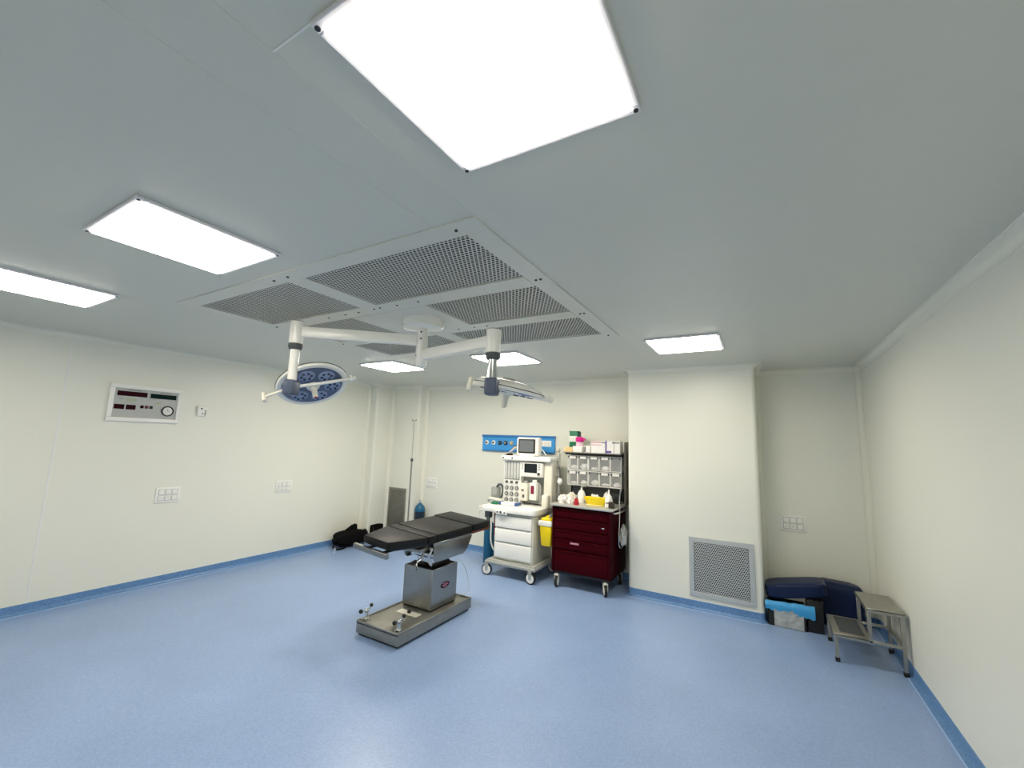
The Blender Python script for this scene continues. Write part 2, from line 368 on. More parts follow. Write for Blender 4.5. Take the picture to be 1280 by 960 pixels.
def lamp(px, py, za, zc, J, C_, n_, u_, lend):
    H = Vector((HX, HY, za)); E = Vector((px, py, za)); d = (E - H).normalized(); L = (E - H).length
    bm = nb(); box(bm, .03, L - .02, -.028, .028, -.042, .042, .012, 3, Matrix.Translation(H) @ Matrix.Rotation(math.atan2(d.y, d.x), 4, 'Z')); obj('arm', bm, WHITEM, t)
    top = za + .075; bm = nb(); lathe(bm, [(0, top + .006), (.035, top + .006), (.05, top), (.05, zc + .035), (.046, zc + .03), (0, zc + .03)], 24, Matrix.Translation((px, py, 0))); post = obj('post', bm, WHITEM, t)
    bm = nb(); lathe(bm, [(0, top + .009), (.03, top + .009), (.046, top + .004), (.046, top + .002), (0, top + .002)], 24, Matrix.Translation((px, py, 0))); obj('post_cap', bm, DGREY, post)
    bm = nb(); lathe(bm, [(0, zc + .03), (.05, zc + .03), (.05, zc), (.04, zc - .015), (0, zc - .015)], 24, Matrix.Translation((px, py, 0))); obj('collar', bm, DGREY, t)
    bm = nb(); cyl(bm, (px, py, zc), (px, py, J.z + .03), .033); obj('drop_tube', bm, WHITEM if px < -2 else CHROME, t)
    bm = nb(); box(bm, -.042, .042, -.05, .05, -.06, .055, .018, 3, Matrix.Translation(J) @ Matrix.Rotation(.3, 4, 'Z')); obj('joint', bm, SLATE, t)
    # head in a frame whose -z is the light direction
    z = -n_.normalized(); x = (u_ - z * u_.dot(z)).normalized(); y = z.cross(x); M = Matrix((x, y, z)).transposed().to_4x4(); M.translation = C_
    R = .262
    bm = nb(); lathe(bm, [(0, .055), (.10, .052), (.18, .042), (.235, .022), (R, 0), (R + .004, -.012), (R - .004, -.024), (R - .03, -.026), (R - .036, -.020), (0, -.018)], 48, M); hd = obj('lamp_head', bm, WHITEM, t)
    bm = nb(); lathe(bm, [(R - .001, .002), (R + .006, 0), (R + .006, -.003), (R - .001, -.005)], 48, M); obj('seam_ring', bm, DGREY, hd)
    bm = nb(); lathe(bm, [(0, -.028), (R - .045, -.028), (R - .038, -.022), (R - .038, -.019), (0, -.019)], 48, M); obj('lens_plate', bm, LENS, hd, label='slate blue lens plate')
    for k in range(7):
        a = k * PI / 3 + .3; rr = 0 if k == 6 else .148
        if k == 6: continue
        Mk = M @ Matrix.Translation((rr * math.cos(a), rr * math.sin(a), 0))
        bm = nb(); lathe(bm, [(0, -.034), (.055, -.033), (.062, -.028), (.062, -.025), (0, -.025)], 24, Mk); pd = obj('led_pod', bm, POD, hd)
        bm = nb()
        for q in range(6):
            b = q * PI / 3; lathe(bm, [(0, -.039), (.0105, -.038), (.0115, -.033), (0, -.033)], 10, Mk @ Matrix.Translation((.036 * math.cos(b), .036 * math.sin(b), 0)))
        obj('led_cluster', bm, LED, hd, kind='stuff')
    bm = nb(); lathe(bm, [(0, .072), (.045, .07), (.06, .05), (0, .045)], 24, M); obj('top_cover', bm, GREYP, hd)
    bm = nb(); lathe(bm, [(0, -.05), (.04, -.048), (.052, -.03), (.052, -.026), (0, -.026)], 24, M); obj('handle_mount', bm, WHITEP, hd)
    bm = nb(); lathe(bm, [(0, -.14), (.016, -.138), (.02, -.13), (.021, -.075), (.026, -.055), (.026, -.045), (0, -.045)], 20, M); obj('sterile_handle', bm, IVORY, hd)
    bm = nb(); lathe(bm, [(0, -.1425), (.011, -.1425), (.011, -.137), (0, -.137)], 16, M); obj('handle_tip', bm, REDP if px < -2 else GREYP, hd)
    rim = C_ + x * (R + .03) - z * .02
    dr = (rim - J).normalized()
    bm = nb(); tube(bm, [J, J.lerp(rim, .5) - Vector((0, 0, .004)), rim + dr * .03], .013, 12); ball(bm, rim + dr * .03, .018); obj('yoke_bar', bm, WHITEM, t)
    bm = nb(); cyl(bm, rim + z * .03, rim - z * .02, .012, n=12); cyl(bm, rim + z * .0, C_ + x * (R - .01) - z * .005, .01, n=12); obj('pivot', bm, WHITEP, t)
    nr = C_ + (J - C_).normalized() * .2; q = J - z * 0
    bm = nb(); tube(bm, [J, J.lerp(nr, .6) + z * .03, nr + z * .03], .014, 10); obj('rear_strut', bm, WHITEM, t)
    T = J + lend; bm = nb(); tube(bm, [J, T], .010, 10); ax = (z * .8 + y * .2).normalized()
    cyl(bm, T + ax * .045, T - ax * .045, .017, n=14, bev=.004); obj('side_handle', bm, IVORY, t)
lk = Vector((-.82, .56, 0)); 
lamp(-3.0, 1.878, 2.525, 2.40, Vector((-3.0, 1.878, 2.10)), Vector((-3.09, 2.11, 2.165)), Vector((.56, -.10, -.86)), Vector((.56, .80, .30)), Vector((-.16, -.10, -.08)))
lamp(-1.492, 2.293, 2.405, 2.295, Vector((-1.492, 2.293, 2.105)), Vector((-1.535, 2.565, 2.130)), Vector((-.19, -.03, -.95)), Vector((.865, .45, -.18)), Vector((-.125, -.07, .012)))

# ------------------------------------------------------------------ operating table
TB = Vector((-2.935, 3.3625, 0))
t = thing('operating_table', 'stainless steel operating table with black padded top in mid floor', 'operating table', TB)
bx0, bx1, by0, by1 = -3.19, -2.68, 2.835, 3.89
bm = nb(); box(bm, bx0 + .02, bx1 - .02, by0 + .02, by1 - .02, .002, .03); obj('rubber_skirt', bm, BLACKR, t)
bm = nb(); box(bm, bx0, bx1, by0, by1, .022, .117, .006, 2)
for a in ((bx0, bx0 + .012, by0, by1), (bx1 - .012, bx1, by0, by1), (bx0, bx1, by0, by0 + .012), (bx0, bx1, by1 - .012, by1)): box(bm, *a, .10, .128, .003, 1)
obj('base', bm, STEELW, t)
cx0, cx1, cy0, cy1 = -3.14, -2.772, 3.35, 3.742
bm = nb(); box(bm, cx0 + .01, cx1 - .01, cy0 + .01, cy1 - .01, .117, .14); obj('shadow_gap', bm, BLACKR, t)
bm = nb()
for a in ((cx0, cx0 + .012, cy0, cy1), (cx1 - .012, cx1, cy0, cy1), (cx0 + .012, cx1 - .012, cy0, cy0 + .012), (cx0 + .012, cx1 - .012, cy1 - .012, cy1)): box(bm, *a, .132, .50, .003, 1)
colu = obj('column', bm, STEEL, t)
bm = nb(); box(bm, cx0 + .012, cx1 - .012, cy0 + .012, cy1 - .012, .46, .49, .004, 1); box(bm, cx0 + .06, cx1 - .06, cy0 + .08, cy1 - .05, .49, .53, .01, 2); obj('bellows', bm, BLACKR, t)
bm = nb(); bmesh.ops.create_circle(bm, cap_ends=True, segments=28, radius=1)
Mb = Matrix.Translation((cx1 + .0015, 3.55, .322)) @ Matrix.Rotation(PI / 2, 4, 'Y'); bmesh.ops.transform(bm, matrix=Mb @ Matrix.Diagonal((.030, .068, 1, 1)), verts=bm.verts); obj('badge', bm, REDD, colu, label='dark red oval maker badge')
bm = nb()
for zz, w in ((.336, .035), (.322, .05), (.308, .03)): box(bm, cx1 + .001, cx1 + .003, 3.55 - w, 3.55 + w, zz - .0035, zz + .0035)
obj('badge_print', bm, PINKPAP, colu)
bm = nb(); box(bm, -3.06, -2.81, 3.19, 3.27, .117, .1205); pl = obj('instruction_plate', bm, IVORY, t)
bm = nb(); cyl(bm, (-2.93, 3.23, .12), (-2.93, 3.23, .145), .018, n=16, bev=.005); obj('knob', bm, BLACKR, pl)
for (x, y, dx, dy) in ((-3.135, 2.90, -.05, -.025), (-2.725, 2.89, -.035, -.02)):
    bm = nb(); lathe(bm, [(0, .15), (.022, .148), (.026, .135), (.038, .13), (.04, .117), (0, .117)], 20, Matrix.Translation((x, y, 0))); cyl(bm, (x, y, .14), (x, y, .20), .014); ball(bm, (x, y, .20), .02); lv = obj('brake_lever', bm, CHROME, t)
    bm = nb(); tube(bm, [(x, y, .19), (x + dx, y + dy, .185)], .006); tube(bm, [(x, y, .19), (x + .03, y + .02, .245)], .008); obj('lever_rod', bm, CHROME, lv)
    bm = nb(); ball(bm, (x + dx, y + dy, .185), .018, (1.2, 1, 1)); ball(bm, (x + .03, y + .02, .245), .016); obj('lever_knob', bm, BLACKR, lv)
# tilt block and side frame
bm = nb(); prism(bm, [(3.33, .742), (3.335, .60), (3.37, .573), (3.80, .573), (3.87, .605), (3.955, .735)], -.006, .006, Matrix.Translation((-2.755, 0, 0)) @ Matrix(((0, 0, 1, 0), (1, 0, 0, 0), (0, 1, 0, 0), (0, 0, 0, 1))), .002)
prism(bm, [(3.33, .742), (3.335, .60), (3.37, .573), (3.80, .573), (3.87, .605), (3.955, .735)], -.006, .006, Matrix.Translation((-3.13, 0, 0)) @ Matrix(((0, 0, 1, 0), (1, 0, 0, 0), (0, 1, 0, 0), (0, 0, 0, 1))), .002)
box(bm, -3.13, -2.755, 3.55, 3.87, .60, .73, .004, 1); obj('tilt_frame', bm, STEEL, t)
bm = nb(); box(bm, -3.05, -2.84, 3.42, 3.60, .50, .70, .02, 2); cyl(bm, (-3.1, 3.42, .62), (-2.8, 3.42, .62), .035); obj('tilt_head', bm, CHROME, t)
bm = nb(); box(bm, -3.13, -2.80, 3.18, 3.33, .685, .72, .006, 2); obj('cross_plate', bm, STEEL, t)
bm = nb(); tube(bm, [(-2.83, 3.27, .69), (-2.80, 3.22, .63), (-2.84, 3.18, .60), (-2.80, 3.15, .55)], .012, 10, 1); obj('crank_handle', bm, CHROME, t); bm = nb(); tube(bm, [(-2.76, 3.30, .70), (-2.77, 3.27, .62), (-2.78, 3.33, .55)], .012, 10, 1); obj('crank_handle', bm, CHROME, t)
bm = nb(); cyl(bm, (-2.84, 3.18, .61), (-2.885, 3.18, .585), .017, bev=.004); obj('crank_grip', bm, BLACKR, t)
# the padded top lies slightly tilted: its own frame
yw, rl, pt = -.05, .061, .019
Mt = Matrix.Translation(Vector((-2.949, 3.545, .875))) @ Matrix.Rotation(yw, 4, 'Z') @ Matrix.Rotation(rl, 4, 'Y') @ Matrix.Rotation(pt, 4, 'X')
w = .28
def pad(name, poly, z0, z1, mt, bev):
    bm = nb(); prism(bm, poly, z0, z1, Mt, bev); return obj(name, bm, mt, t)
pad('leg_cushion', [(-.165, -.745), (.165, -.745), (w, -.372), (-w, -.372)], -.068, 0, VINYLB, .012)
pad('seat_cushion', [(-w, -.362), (w, -.362), (w, -.25), (-w, -.25)], -.07, .002, VINYLB, .012)
pad('back_cushion', [(-w, -.242), (w, -.242), (w, .29), (-w, .29)], -.07, .006, VINYLB, .014)
pad('head_cushion', [(-w - .008, .296), (w + .004, .296), (w + .004, .585), (-w - .008, .585)], -.062, .014, VINYLB, .014)
pad('top_frame', [(-.16, -.70), (.16, -.70), (w - .02, -.37), (w - .02, .30), (-w + .02, .30), (-w + .02, -.37)], -.088, -.066, BLACKR, .003)
pad('head_board', [(-w, .30), (w, .30), (w, .60), (-w, .60)], -.085, -.062, BROWN, .003)
for s in (-1, 1): bm = nb(); box(bm, s * (w + .006) - .005, s * (w + .006) + .005, -.30, .27, -.098, -.07, .002, 1, Mt); obj('side_rail', bm, STEEL, t)
bm = nb(); box(bm, -.245, .205, -.79, -.755, -.128, -.082, .004, 1, Mt); fb = obj('foot_bar', bm, STEEL, t)
bm = nb(); box(bm, -.10, -.06, -.76, -.60, -.10, -.088, .002, 1, Mt); obj('foot_bar_bracket', bm, BLACKR, fb); bm = nb(); box(bm, .10, .14, -.76, -.60, -.10, -.088, .002, 1, Mt); obj('foot_bar_bracket', bm, BLACKR, fb)
bm = nb(); tube(bm, [(-2.80, 3.80, .50), (-2.74, 3.82, .46), (-2.70, 3.86, .30), (-2.70, 3.88, .19), (-2.76, 3.80, .15), (-2.77, 3.76, .17)], .0028, 6, 2); obj('cable', bm, TUBEW, t)

# ------------------------------------------------------------------ casters
def caster_meshes(r, wd, forkmat, hubmat, nm):
    """wheel centred at z=r, axle along x; top plate at z=2r+.03"""
    bm = nb(); lathe(bm, [(r * .80, -wd / 2), (r - .004, -wd / 2), (r, -wd / 2 + .005), (r, wd / 2 - .005), (r - .004, wd / 2), (r * .80, wd / 2)], 28, Matrix.Translation((0, 0, r)) @ Matrix.Rotation(PI / 2, 4, 'Y')); ty = fin(bm, nm + '_tyre'); ty.materials.append(BLACKR)
    bm = nb(); lathe(bm, [(0, -wd / 2 - .002), (r * .3, -wd / 2 - .003), (r * .80, -wd / 2 + .001), (r * .80, wd / 2 - .001), (r * .3, wd / 2 + .003), (0, wd / 2 + .002)], 28, Matrix.Translation((0, 0, r)) @ Matrix.Rotation(PI / 2, 4, 'Y')); hb = fin(bm, nm + '_hub'); hb.materials.append(hubmat)
    bm = nb()
    for s in (-1, 1): prism(bm, [(-.014, r - .014), (.014, r - .014), (.030, 2 * r + .006), (.026, 2 * r + .02), (-.026, 2 * r + .02), (-.026, 2 * r + .006)], -.003, .003, Matrix.Translation((s * (wd / 2 + .007), 0, 0)) @ Matrix(((0, 0, 1, 0), (1, 0, 0, 0), (0, 1, 0, 0), (0, 0, 0, 1))))
    box(bm, -wd / 2 - .01, wd / 2 + .01, -.028, .032, 2 * r + .008, 2 * r + .024, .003, 1); cyl(bm, (0, .01, 2 * r + .02), (0, .01, 2 * r + .05), .012, n=12); fk = fin(bm, nm + '_fork'); fk.materials.append(forkmat)
    return ty, hb, fk
def caster(parent, ms, x, y, rz):
    f = inst('caster', ms[2], parent, (x, y, 0), (0, 0, rz))
    for nm, me in (('tyre', ms[0]), ('wheel_hub', ms[1])):
        o = bpy.data.objects.new(nm, me); COL.objects.link(o); o.parent = f
    return f

# ------------------------------------------------------------------ anaesthesia machine
t = thing('anesthesia_machine', 'white anesthesia machine on wheels beside the maroon cart', 'medical machine', (-2.86, 5.3, 0))
bm = nb(); box(bm, -3.235, -2.485, 4.965, 5.66, .146, .19, .015, 3); box(bm, -3.215, -2.505, 4.985, 5.65, .18, .205, .01, 2); obj('platform', bm, GREYP, t)
mcs = caster_meshes(.070, .036, GREYP, WHITEP, 'machine_caster')
for x, y, a in ((-3.205, 4.985, PI / 2 + .2), (-2.545, 4.975, PI / 2 - .1), (-3.19, 5.60, 1.2), (-2.54, 5.60, 1.4)): caster(t, mcs, x, y, a)
bm = nb(); box(bm, -3.125, -2.56, 5.04, 5.63, .2, .80, .02, 3); obj('body', bm, IVORY, t)
for z0, z1 in ((.235, .425), (.44, .605), (.62, .775)):
    bm = nb(); box(bm, -3.125, -2.57, 5.012, 5.05, z0, z1, .012, 3); dw = obj('drawer', bm, WHITEP, t)
    bm = nb(); box(bm, -3.10, -2.60, 5.016, 5.05, z1 - .001, z1 + .012, .003, 1); obj('finger_groove', bm, GREYP, dw)
bm = nb(); r = .05
poly = [(-3.33, 5.62), (-3.345, 5.02)] + [(-3.295 - .05 * math.cos(a * PI / 10), 5.02 - .05 * math.sin(a * PI / 10)) for a in range(1, 6)] + [(-2.62, 4.985)] + [(-2.60 + .08 * math.sin(a * PI / 10), 5.065 - .08 * math.cos(a * PI / 10)) for a in range(1, 6)] + [(-2.50, 5.63)]
prism(bm, poly, .815, .885, None, .012); obj('worktop', bm, WHITEP, t)
bm = nb(); box(bm, -3.09, -2.92, 4.962, 4.99, .793, .85, .008, 2); cp = obj('control_pod', bm, WHITEP, t)
bm = nb(); cyl(bm, (-3.01, 4.963, .825), (-3.01, 4.955, .825), .016, n=18); box(bm, -3.07, -3.05, 4.957, 4.963, .815, .835); box(bm, -2.96, -2.94, 4.957, 4.963, .812, .832); obj('pod_dial', bm, DGREY, cp)
ty0 = 5.42
bm = nb(); box(bm, -3.24, -2.48, 5.60, 5.66, .2, 1.50, .012, 2); obj('back_panel', bm, IVORY, t)
bm = nb(); box(bm, -2.60, -2.475, 5.40, 5.63, .87, 1.50, .02, 3); box(bm, -2.585, -2.49, 5.30, 5.42, .875, 1.06, .025, 3); obj('right_pillar', bm, IVORY, t)
bm = nb(); box(bm, -3.265, -2.475, 5.33, 5.68, 1.49, 1.56, .022, 3); obj('top_shelf', bm, WHITEP, t)
for x, y in ((-3.22, 5.335), (-3.07, 5.338)):
    bm = nb(); cyl(bm, (x, 5.333, 1.527), (x, 5.325, 1.527), .012, n=14); obj('shelf_knob', bm, DGREY, t)
bm = nb(); box(bm, -3.245, -2.96, 5.40, 5.60, .885, 1.49, .008, 2); ft = obj('flow_tower', bm, WHITEP, t)
bm = nb(); box(bm, -3.225, -2.98, 5.394, 5.402, 1.22, 1.475, .003, 1); obj('flow_window', bm, GREYP, ft)
for k in range(5):
    bm = nb(); x = -3.20 + k * .049; cyl(bm, (x, 5.392, 1.235), (x, 5.392, 1.465), .014, n=12); obj('flow_tube', bm, TUBEW, ft)
bm = nb(); cyl(bm, (0, 0, 0), (0, -.014, 0), .030, n=20, bev=.003); gm = fin(bm, 'gauge'); gm.materials.append(DGREY)
bm = nb(); cyl(bm, (0, -.014, 0), (0, -.017, 0), .021, n=20); gf = fin(bm, 'gauge_face'); gf.materials.append(GREYP)
for j in range(4):
    for i in range(3):
        g = inst('gauge' if j else 'flow_knob', gm, ft, (-3.185 + i * .083, 5.40, 1.185 - j * .083))
        if j == 0: g.scale = (.62, 1.8, .62)
        else:
            q = bpy.data.objects.new('gauge_face', gf); COL.objects.link(q); q.parent = t; q.location = g.location
bm = nb(); box(bm, -2.945, -2.605, 5.36, 5.55, 1.275, 1.475, .016, 3); vu = obj('ventilator_unit', bm, WHITEP, t)
bm = nb(); box(bm, -2.885, -2.685, 5.353, 5.365, 1.335, 1.462, .004, 1); obj('screen', bm, SCREEND, vu)
bm = nb(); cyl(bm, (-2.655, 5.36, 1.325), (-2.655, 5.335, 1.325), .018, n=16, bev=.003); obj('rotary_knob', bm, DGREY, vu)
for z in (1.45, 1.42, 1.39):
    for x in (-2.6525, -2.9125): bm = nb(); box(bm, x - .0125, x + .0125, 5.354, 5.362, z - .009, z + .009); obj('button', bm, GREYP, vu)
bm = nb(); box(bm, -2.955, -2.60, 5.50, 5.60, .90, 1.26, .005, 1); obj('recess_panel', bm, GREYP, t)
bm = nb(); box(bm, -2.945, -2.835, 5.36, 5.50, .945, 1.185, .012, 2); va = obj('vaporizer', bm, IVORY, t)
bm = nb(); box(bm, -2.905, -2.875, 5.354, 5.362, .99, 1.03); box(bm, -2.92, -2.885, 5.354, 5.362, 1.08, 1.10); obj('sight_glass', bm, DGREY, va)
bm = nb(); cyl(bm, (-2.885, 5.42, 1.18), (-2.885, 5.42, 1.215), .03, n=18, bev=.004); obj('dial', bm, GREYP, va)
bm = nb(); box(bm, -2.80, -2.69, 5.36, 5.50, .965, 1.20, .012, 2); va = obj('vaporizer', bm, WHITEP, t)
bm = nb(); box(bm, -2.775, -2.725, 5.353, 5.362, 1.05, 1.16, .003, 1); obj('colour_band', bm, MAGENTA, va)
bm = nb(); cyl(bm, (-2.745, 5.42, 1.195), (-2.745, 5.42, 1.235), .033, n=18, bev=.004); obj('dial', bm, WHITEP, va)
bm = nb(); box(bm, -2.68, -2.65, 5.42, 5.50, .95, 1.18, .005, 1); obj('mount_rail', bm, GREYP, t)
bm = nb(); cyl(bm, (-2.44, 5.56, .28), (-2.44, 5.56, 1.62), .014); box(bm, -2.48, -2.43, 5.54, 5.58, .60, .64); box(bm, -2.48, -2.43, 5.54, 5.58, 1.30, 1.34); sp = obj('side_pole', bm, GREYP, t)
bm = nb(); tube(bm, [(-2.44, 5.54, 1.42), (-2.41, 5.50, 1.43), (-2.39, 5.48, 1.36), (-2.385, 5.47, 1.28)], .011, 8, 2); obj('hose', bm, DGREY, sp)
bm = nb(); ball(bm, (-2.385, 5.47, 1.24), .036, (1, 1, 1.25)); obj('breathing_bulb', bm, WHITEP, sp)
bm = nb(); cyl(bm, (-3.43, 5.50, .90), (-3.43, 5.50, 1.085), .07, n=24, bev=.008); cyl(bm, (-3.43, 5.50, .80), (-3.43, 5.50, .90), .045); tube(bm, [(-3.43, 5.50, .83), (-3.30, 5.52, .84)], .02); obj('absorber_canister', bm, GREYP, t)
bm = nb(); tube(bm, [(-3.40, 5.47, 1.07), (-3.36, 5.45, 1.13), (-3.29, 5.44, 1.13), (-3.26, 5.43, 1.05), (-3.28, 5.42, .95), (-3.33, 5.42, .91)], .017, 10, 2); obj('breathing_hose', bm, DGREY, t)
bm = nb(); tube(bm, [(-3.52, 5.46, .88), (-3.45, 5.36, .93), (-3.35, 5.33, .93), (-3.24, 5.36, .92)], .022, 10, 2); obj('corrugated_hose', bm, IVORY, t)
bm = nb(); box(bm, -3.30, -3.22, 5.02, 5.10, .72, .81, .01, 2); cyl(bm, (-3.24, 5.03, .60), (-3.24, 5.03, .74), .028); obj('absorber_valve', bm, DGREY, t)
bm = nb(); tube(bm, [(-3.33, 5.0, .82), (-3.38, 5.0, .80), (-3.385, 5.0, .72)], .014, 8, 1); cyl(bm, (-3.37, 5.0, .84), (-3.37, 5.0, .87), .022); obj('outlet_valve', bm, IVORY, t)
bm = nb(); tube(bm, [(-3.20, 5.03, .72), (-3.17, 5.0, .62), (-3.18, 5.0, .45), (-3.15, 5.02, .33), (-3.12, 5.05, .30)], .010, 8, 2); obj('gas_hose', bm, TUBEW, t)
bm = nb(); box(bm, -3.165, -3.135, 5.05, 5.20, .50, .79, .004, 1); obj('side_strip', bm, BROWN, t)
# oxygen cylinder strapped behind the machine
def gas_cyl(name, x, y, r, h, zb, label, upper, lower, split):
    t = thing(name, label, 'gas cylinder', (x, y, zb))
    M = Matrix.Translation((x, y, zb))
    bm = nb(); lathe(bm, [(0, 0), (r - .01, 0), (r, .012), (r, split), (0, split)], 24, M); obj('body', bm, lower, t)
    bm = nb(); lathe(bm, [(r, split), (r, h - .10), (r * .8, h - .05), (r * .4, h - .02), (r * .3, h), (0, h)], 24, M); obj('shoulder', bm, upper, t)
    bm = nb(); cyl(bm, (x, y, zb + h), (x, y, zb + h + .05), .018); box(bm, x - .035, x + .03, y - .012, y + .012, zb + h + .03, zb + h + .05, .003, 1); obj('valve', bm, CHROME, t)
    return t
gas_cyl('oxygen_cylinder', -3.50, 5.47, .078, .60, 0, 'teal blue gas cylinder standing left of the anesthesia machine', TEAL, TEAL, .40)
gas_cyl('oxygen_cylinder', -5.115, 5.745, .088, .66, 0, 'dark gas cylinder with teal top by the corner boxing', TEAL, CYLBLK, .52)

# ---- on the machine
t = thing('patient_monitor', 'white patient monitor with dark bezel on top of the anesthesia machine', 'monitor', (-2.89, 5.47, 1.56))
bm = nb(); box(bm, -3.065, -2.71, 5.425, 5.56, 1.568, 1.828, .03, 3); box(bm, -3.0, -2.78, 5.42, 5.58, 1.56, 1.59, .008, 2); obj('case', bm, WHITEP, t)
bm = nb(); box(bm, -3.025, -2.755, 5.414, 5.435, 1.60, 1.803, .018, 3); bz = obj('bezel', bm, BLACKR, t)
bm = nb(); box(bm, -3.005, -2.775, 5.408, 5.42, 1.62, 1.785, .004, 1); obj('screen', bm, SCREENG, bz)
bm = nb(); tube(bm, [(-2.73, 5.50, 1.70), (-2.66, 5.50, 1.64), (-2.60, 5.48, 1.57)], .008, 8, 1); obj('cable', bm, TUBEW, t)
t = thing('sensor_leads', 'coiled monitor leads slumped left of the patient monitor', 'cable', (-3.14, 5.45, 1.56))
for k in range(3):
    bm = nb(); tube(bm, [(-3.24 + .02 * k, 5.40 + .02 * k, 1.57), (-3.16, 5.42 + .02 * k, 1.60 + .02 * k), (-3.09, 5.45, 1.67 + .025 * k), (-3.045, 5.50, 1.66)], .010, 8, 2); obj('lead', bm, (GREYP, TUBEW, DGREY)[k], t)
bm = nb(); box(bm, -3.20, -3.12, 5.38, 5.44, 1.561, 1.585, .008, 2); obj('connector', bm, REDD, t)
t = thing('instrument_tray', 'flat white tray with blue ends on the machine worktop', 'tray', (-3.02, 5.24, .885))
bm = nb(); box(bm, -3.17, -2.90, 5.18, 5.31, .888, .925, .008, 2); obj('body', bm, WHITEP, t)
TRAYB = mat('tray_blue', '3a5d9c', .4)
for x in (-3.1575, -2.9125): bm = nb(); box(bm, x - .0175, x + .0175, 5.177, 5.313, .887, .929, .008, 2); obj('end_cap', bm, TRAYB, t)
def blob(c, s, seed, amp=.25, n=3, freq=9):
    r = random.Random(seed); t = nb(); bmesh.ops.create_icosphere(t, subdivisions=n, radius=1)
    from mathutils import noise
    off = Vector((seed * 3.1, seed * 1.7, 0))
    for v in t.verts:
        k = 1 + amp * noise.noise(v.co * 1.6 + off) + amp * .7 * noise.noise(v.co * 4 + off) + amp * .4 * noise.noise(v.co * 9 + off); v.co *= k
        v.co.x *= s[0]; v.co.y *= s[1]; v.co.z = max(v.co.z, -.75) * s[2]
    z0 = min(v.co.z for v in t.verts)
    for v in t.verts: v.co += Vector(c) - Vector((0, 0, z0))
    return t
single('green_cloth', blob((-3.24, 5.20, .885), (.07, .055, .018), 3), GREENC, 'crumpled green cloth on the left of the machine worktop', 'cloth')
# ------------------------------------------------------------------ emergency cart
t = thing('emergency_cart', 'maroon steel drawer cart with clear tilt bins, against the column', 'cart', (-1.925, 5.4, 0))
X0, X1, YC = -2.305, -1.555, 5.07
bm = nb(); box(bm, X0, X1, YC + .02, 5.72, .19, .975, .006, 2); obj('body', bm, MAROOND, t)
zz = [(.205, .448), (.466, .578), (.592, .690), (.706, .825), (.843, .945)]
for k, (a, b) in enumerate(zz):
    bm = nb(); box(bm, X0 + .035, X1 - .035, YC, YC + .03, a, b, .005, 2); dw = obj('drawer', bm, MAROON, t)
    bm = nb(); prism(bm, [(0, 0), (-.012, .003), (-.010, .010), (0, .012)], X0 + .045, X1 - .045, Matrix.Translation((0, YC + .001, b - .014)) @ Matrix(((0, 0, 1, 0), (1, 0, 0, 0), (0, 1, 0, 0), (0, 0, 0, 1)))); obj('drawer_pull', bm, MAROON, dw)
    if k == 1: bm = nb(); box(bm, -2.06, -1.95, YC - .004, YC + .002, .535, .558, .002, 1); obj('label_holder', bm, PINKPAP, dw)
    if k == 3: bm = nb(); box(bm, -1.665, -1.63, YC - .006, YC + .002, .76, .775, .002, 1); obj('latch', bm, CHROME, dw)
for x in (X0 + .016, X1 - .016): bm = nb(); box(bm, x - .016, x + .016, YC - .004, YC + .03, .19, .97, .003, 1); obj('corner_post', bm, MAROOND, t)
ccs = caster_meshes(.064, .034, IVORY, IVORY, 'cart_caster')
for x, y, a in ((X0 + .06, YC + .03, .15), (X1 - .07, YC + .03, .45), (X0 + .06, 5.66, .8), (X1 - .06, 5.66, .3)): caster(t, ccs, x, y, a)
bm = nb(); box(bm, X0 + .02, X1 - .02, YC + .02, 5.70, .165, .192); obj('chassis', bm, BLACKR, t)
bm = nb(); box(bm, X0 - .02, X1 + .03, YC - .04, 5.73, .975, 1.003, .006, 2)
for a in ((X0 - .02, X1 + .03, 5.715, 5.73), (X0 - .02, X0 - .008, 5.3, 5.73)): box(bm, *a, 1.0, 1.03, .003, 1)
obj('worktop', bm, mat('light_steel', 'd8d7d0', .38, metal=.7, var=.06), t)
for x in (X0 + .01, X1 - .01): bm = nb(); box(bm, x - .012, x + .012, 5.68, 5.705, 1.0, 1.66, .002, 1); obj('rack_post', bm, BLACKR, t)
bm = nb(); box(bm, X0 - .01, X1, 5.69, 5.71, 1.03, 1.66, .002, 1); obj('rack_back', bm, DGREY, t)
bm = nb(); box(bm, X0 - .035, X1 + .005, 5.47, 5.72, 1.632, 1.645, .002, 1); obj('rack_shelf', bm, STEEL, t)
bm = nb(); box(bm, X0 - .02, X1 + .005, 5.50, 5.52, 1.612, 1.632, .001, 1); obj('shelf_edge', bm, BLACKR, t)
# rear side upright and the push rail
bm = nb(); box(bm, -1.515, -1.485, 5.50, 5.74, 1.0, 1.80, .012, 3); obj('side_board', bm, mat('bronze_grey', '5d5a52', .35, metal=.4, var=.1), t)
bm = nb(); tube(bm, [(-1.535, 5.10, .955), (-1.49, 5.08, .955), (-1.485, 5.50, .955), (-1.53, 5.52, .955)], .011, 8, 2); obj('push_rail', bm, CHROME, t)
bm = nb(); tube(bm, [(-1.53, 5.42, 1.22), (-1.53, 5.34, 1.12), (-1.50, 5.25, .90), (-1.51, 5.22, .56), (-1.49, 5.30, .52), (-1.47, 5.36, .60)], .008, 8, 2); obj('curved_rod', bm, CHROME, t)
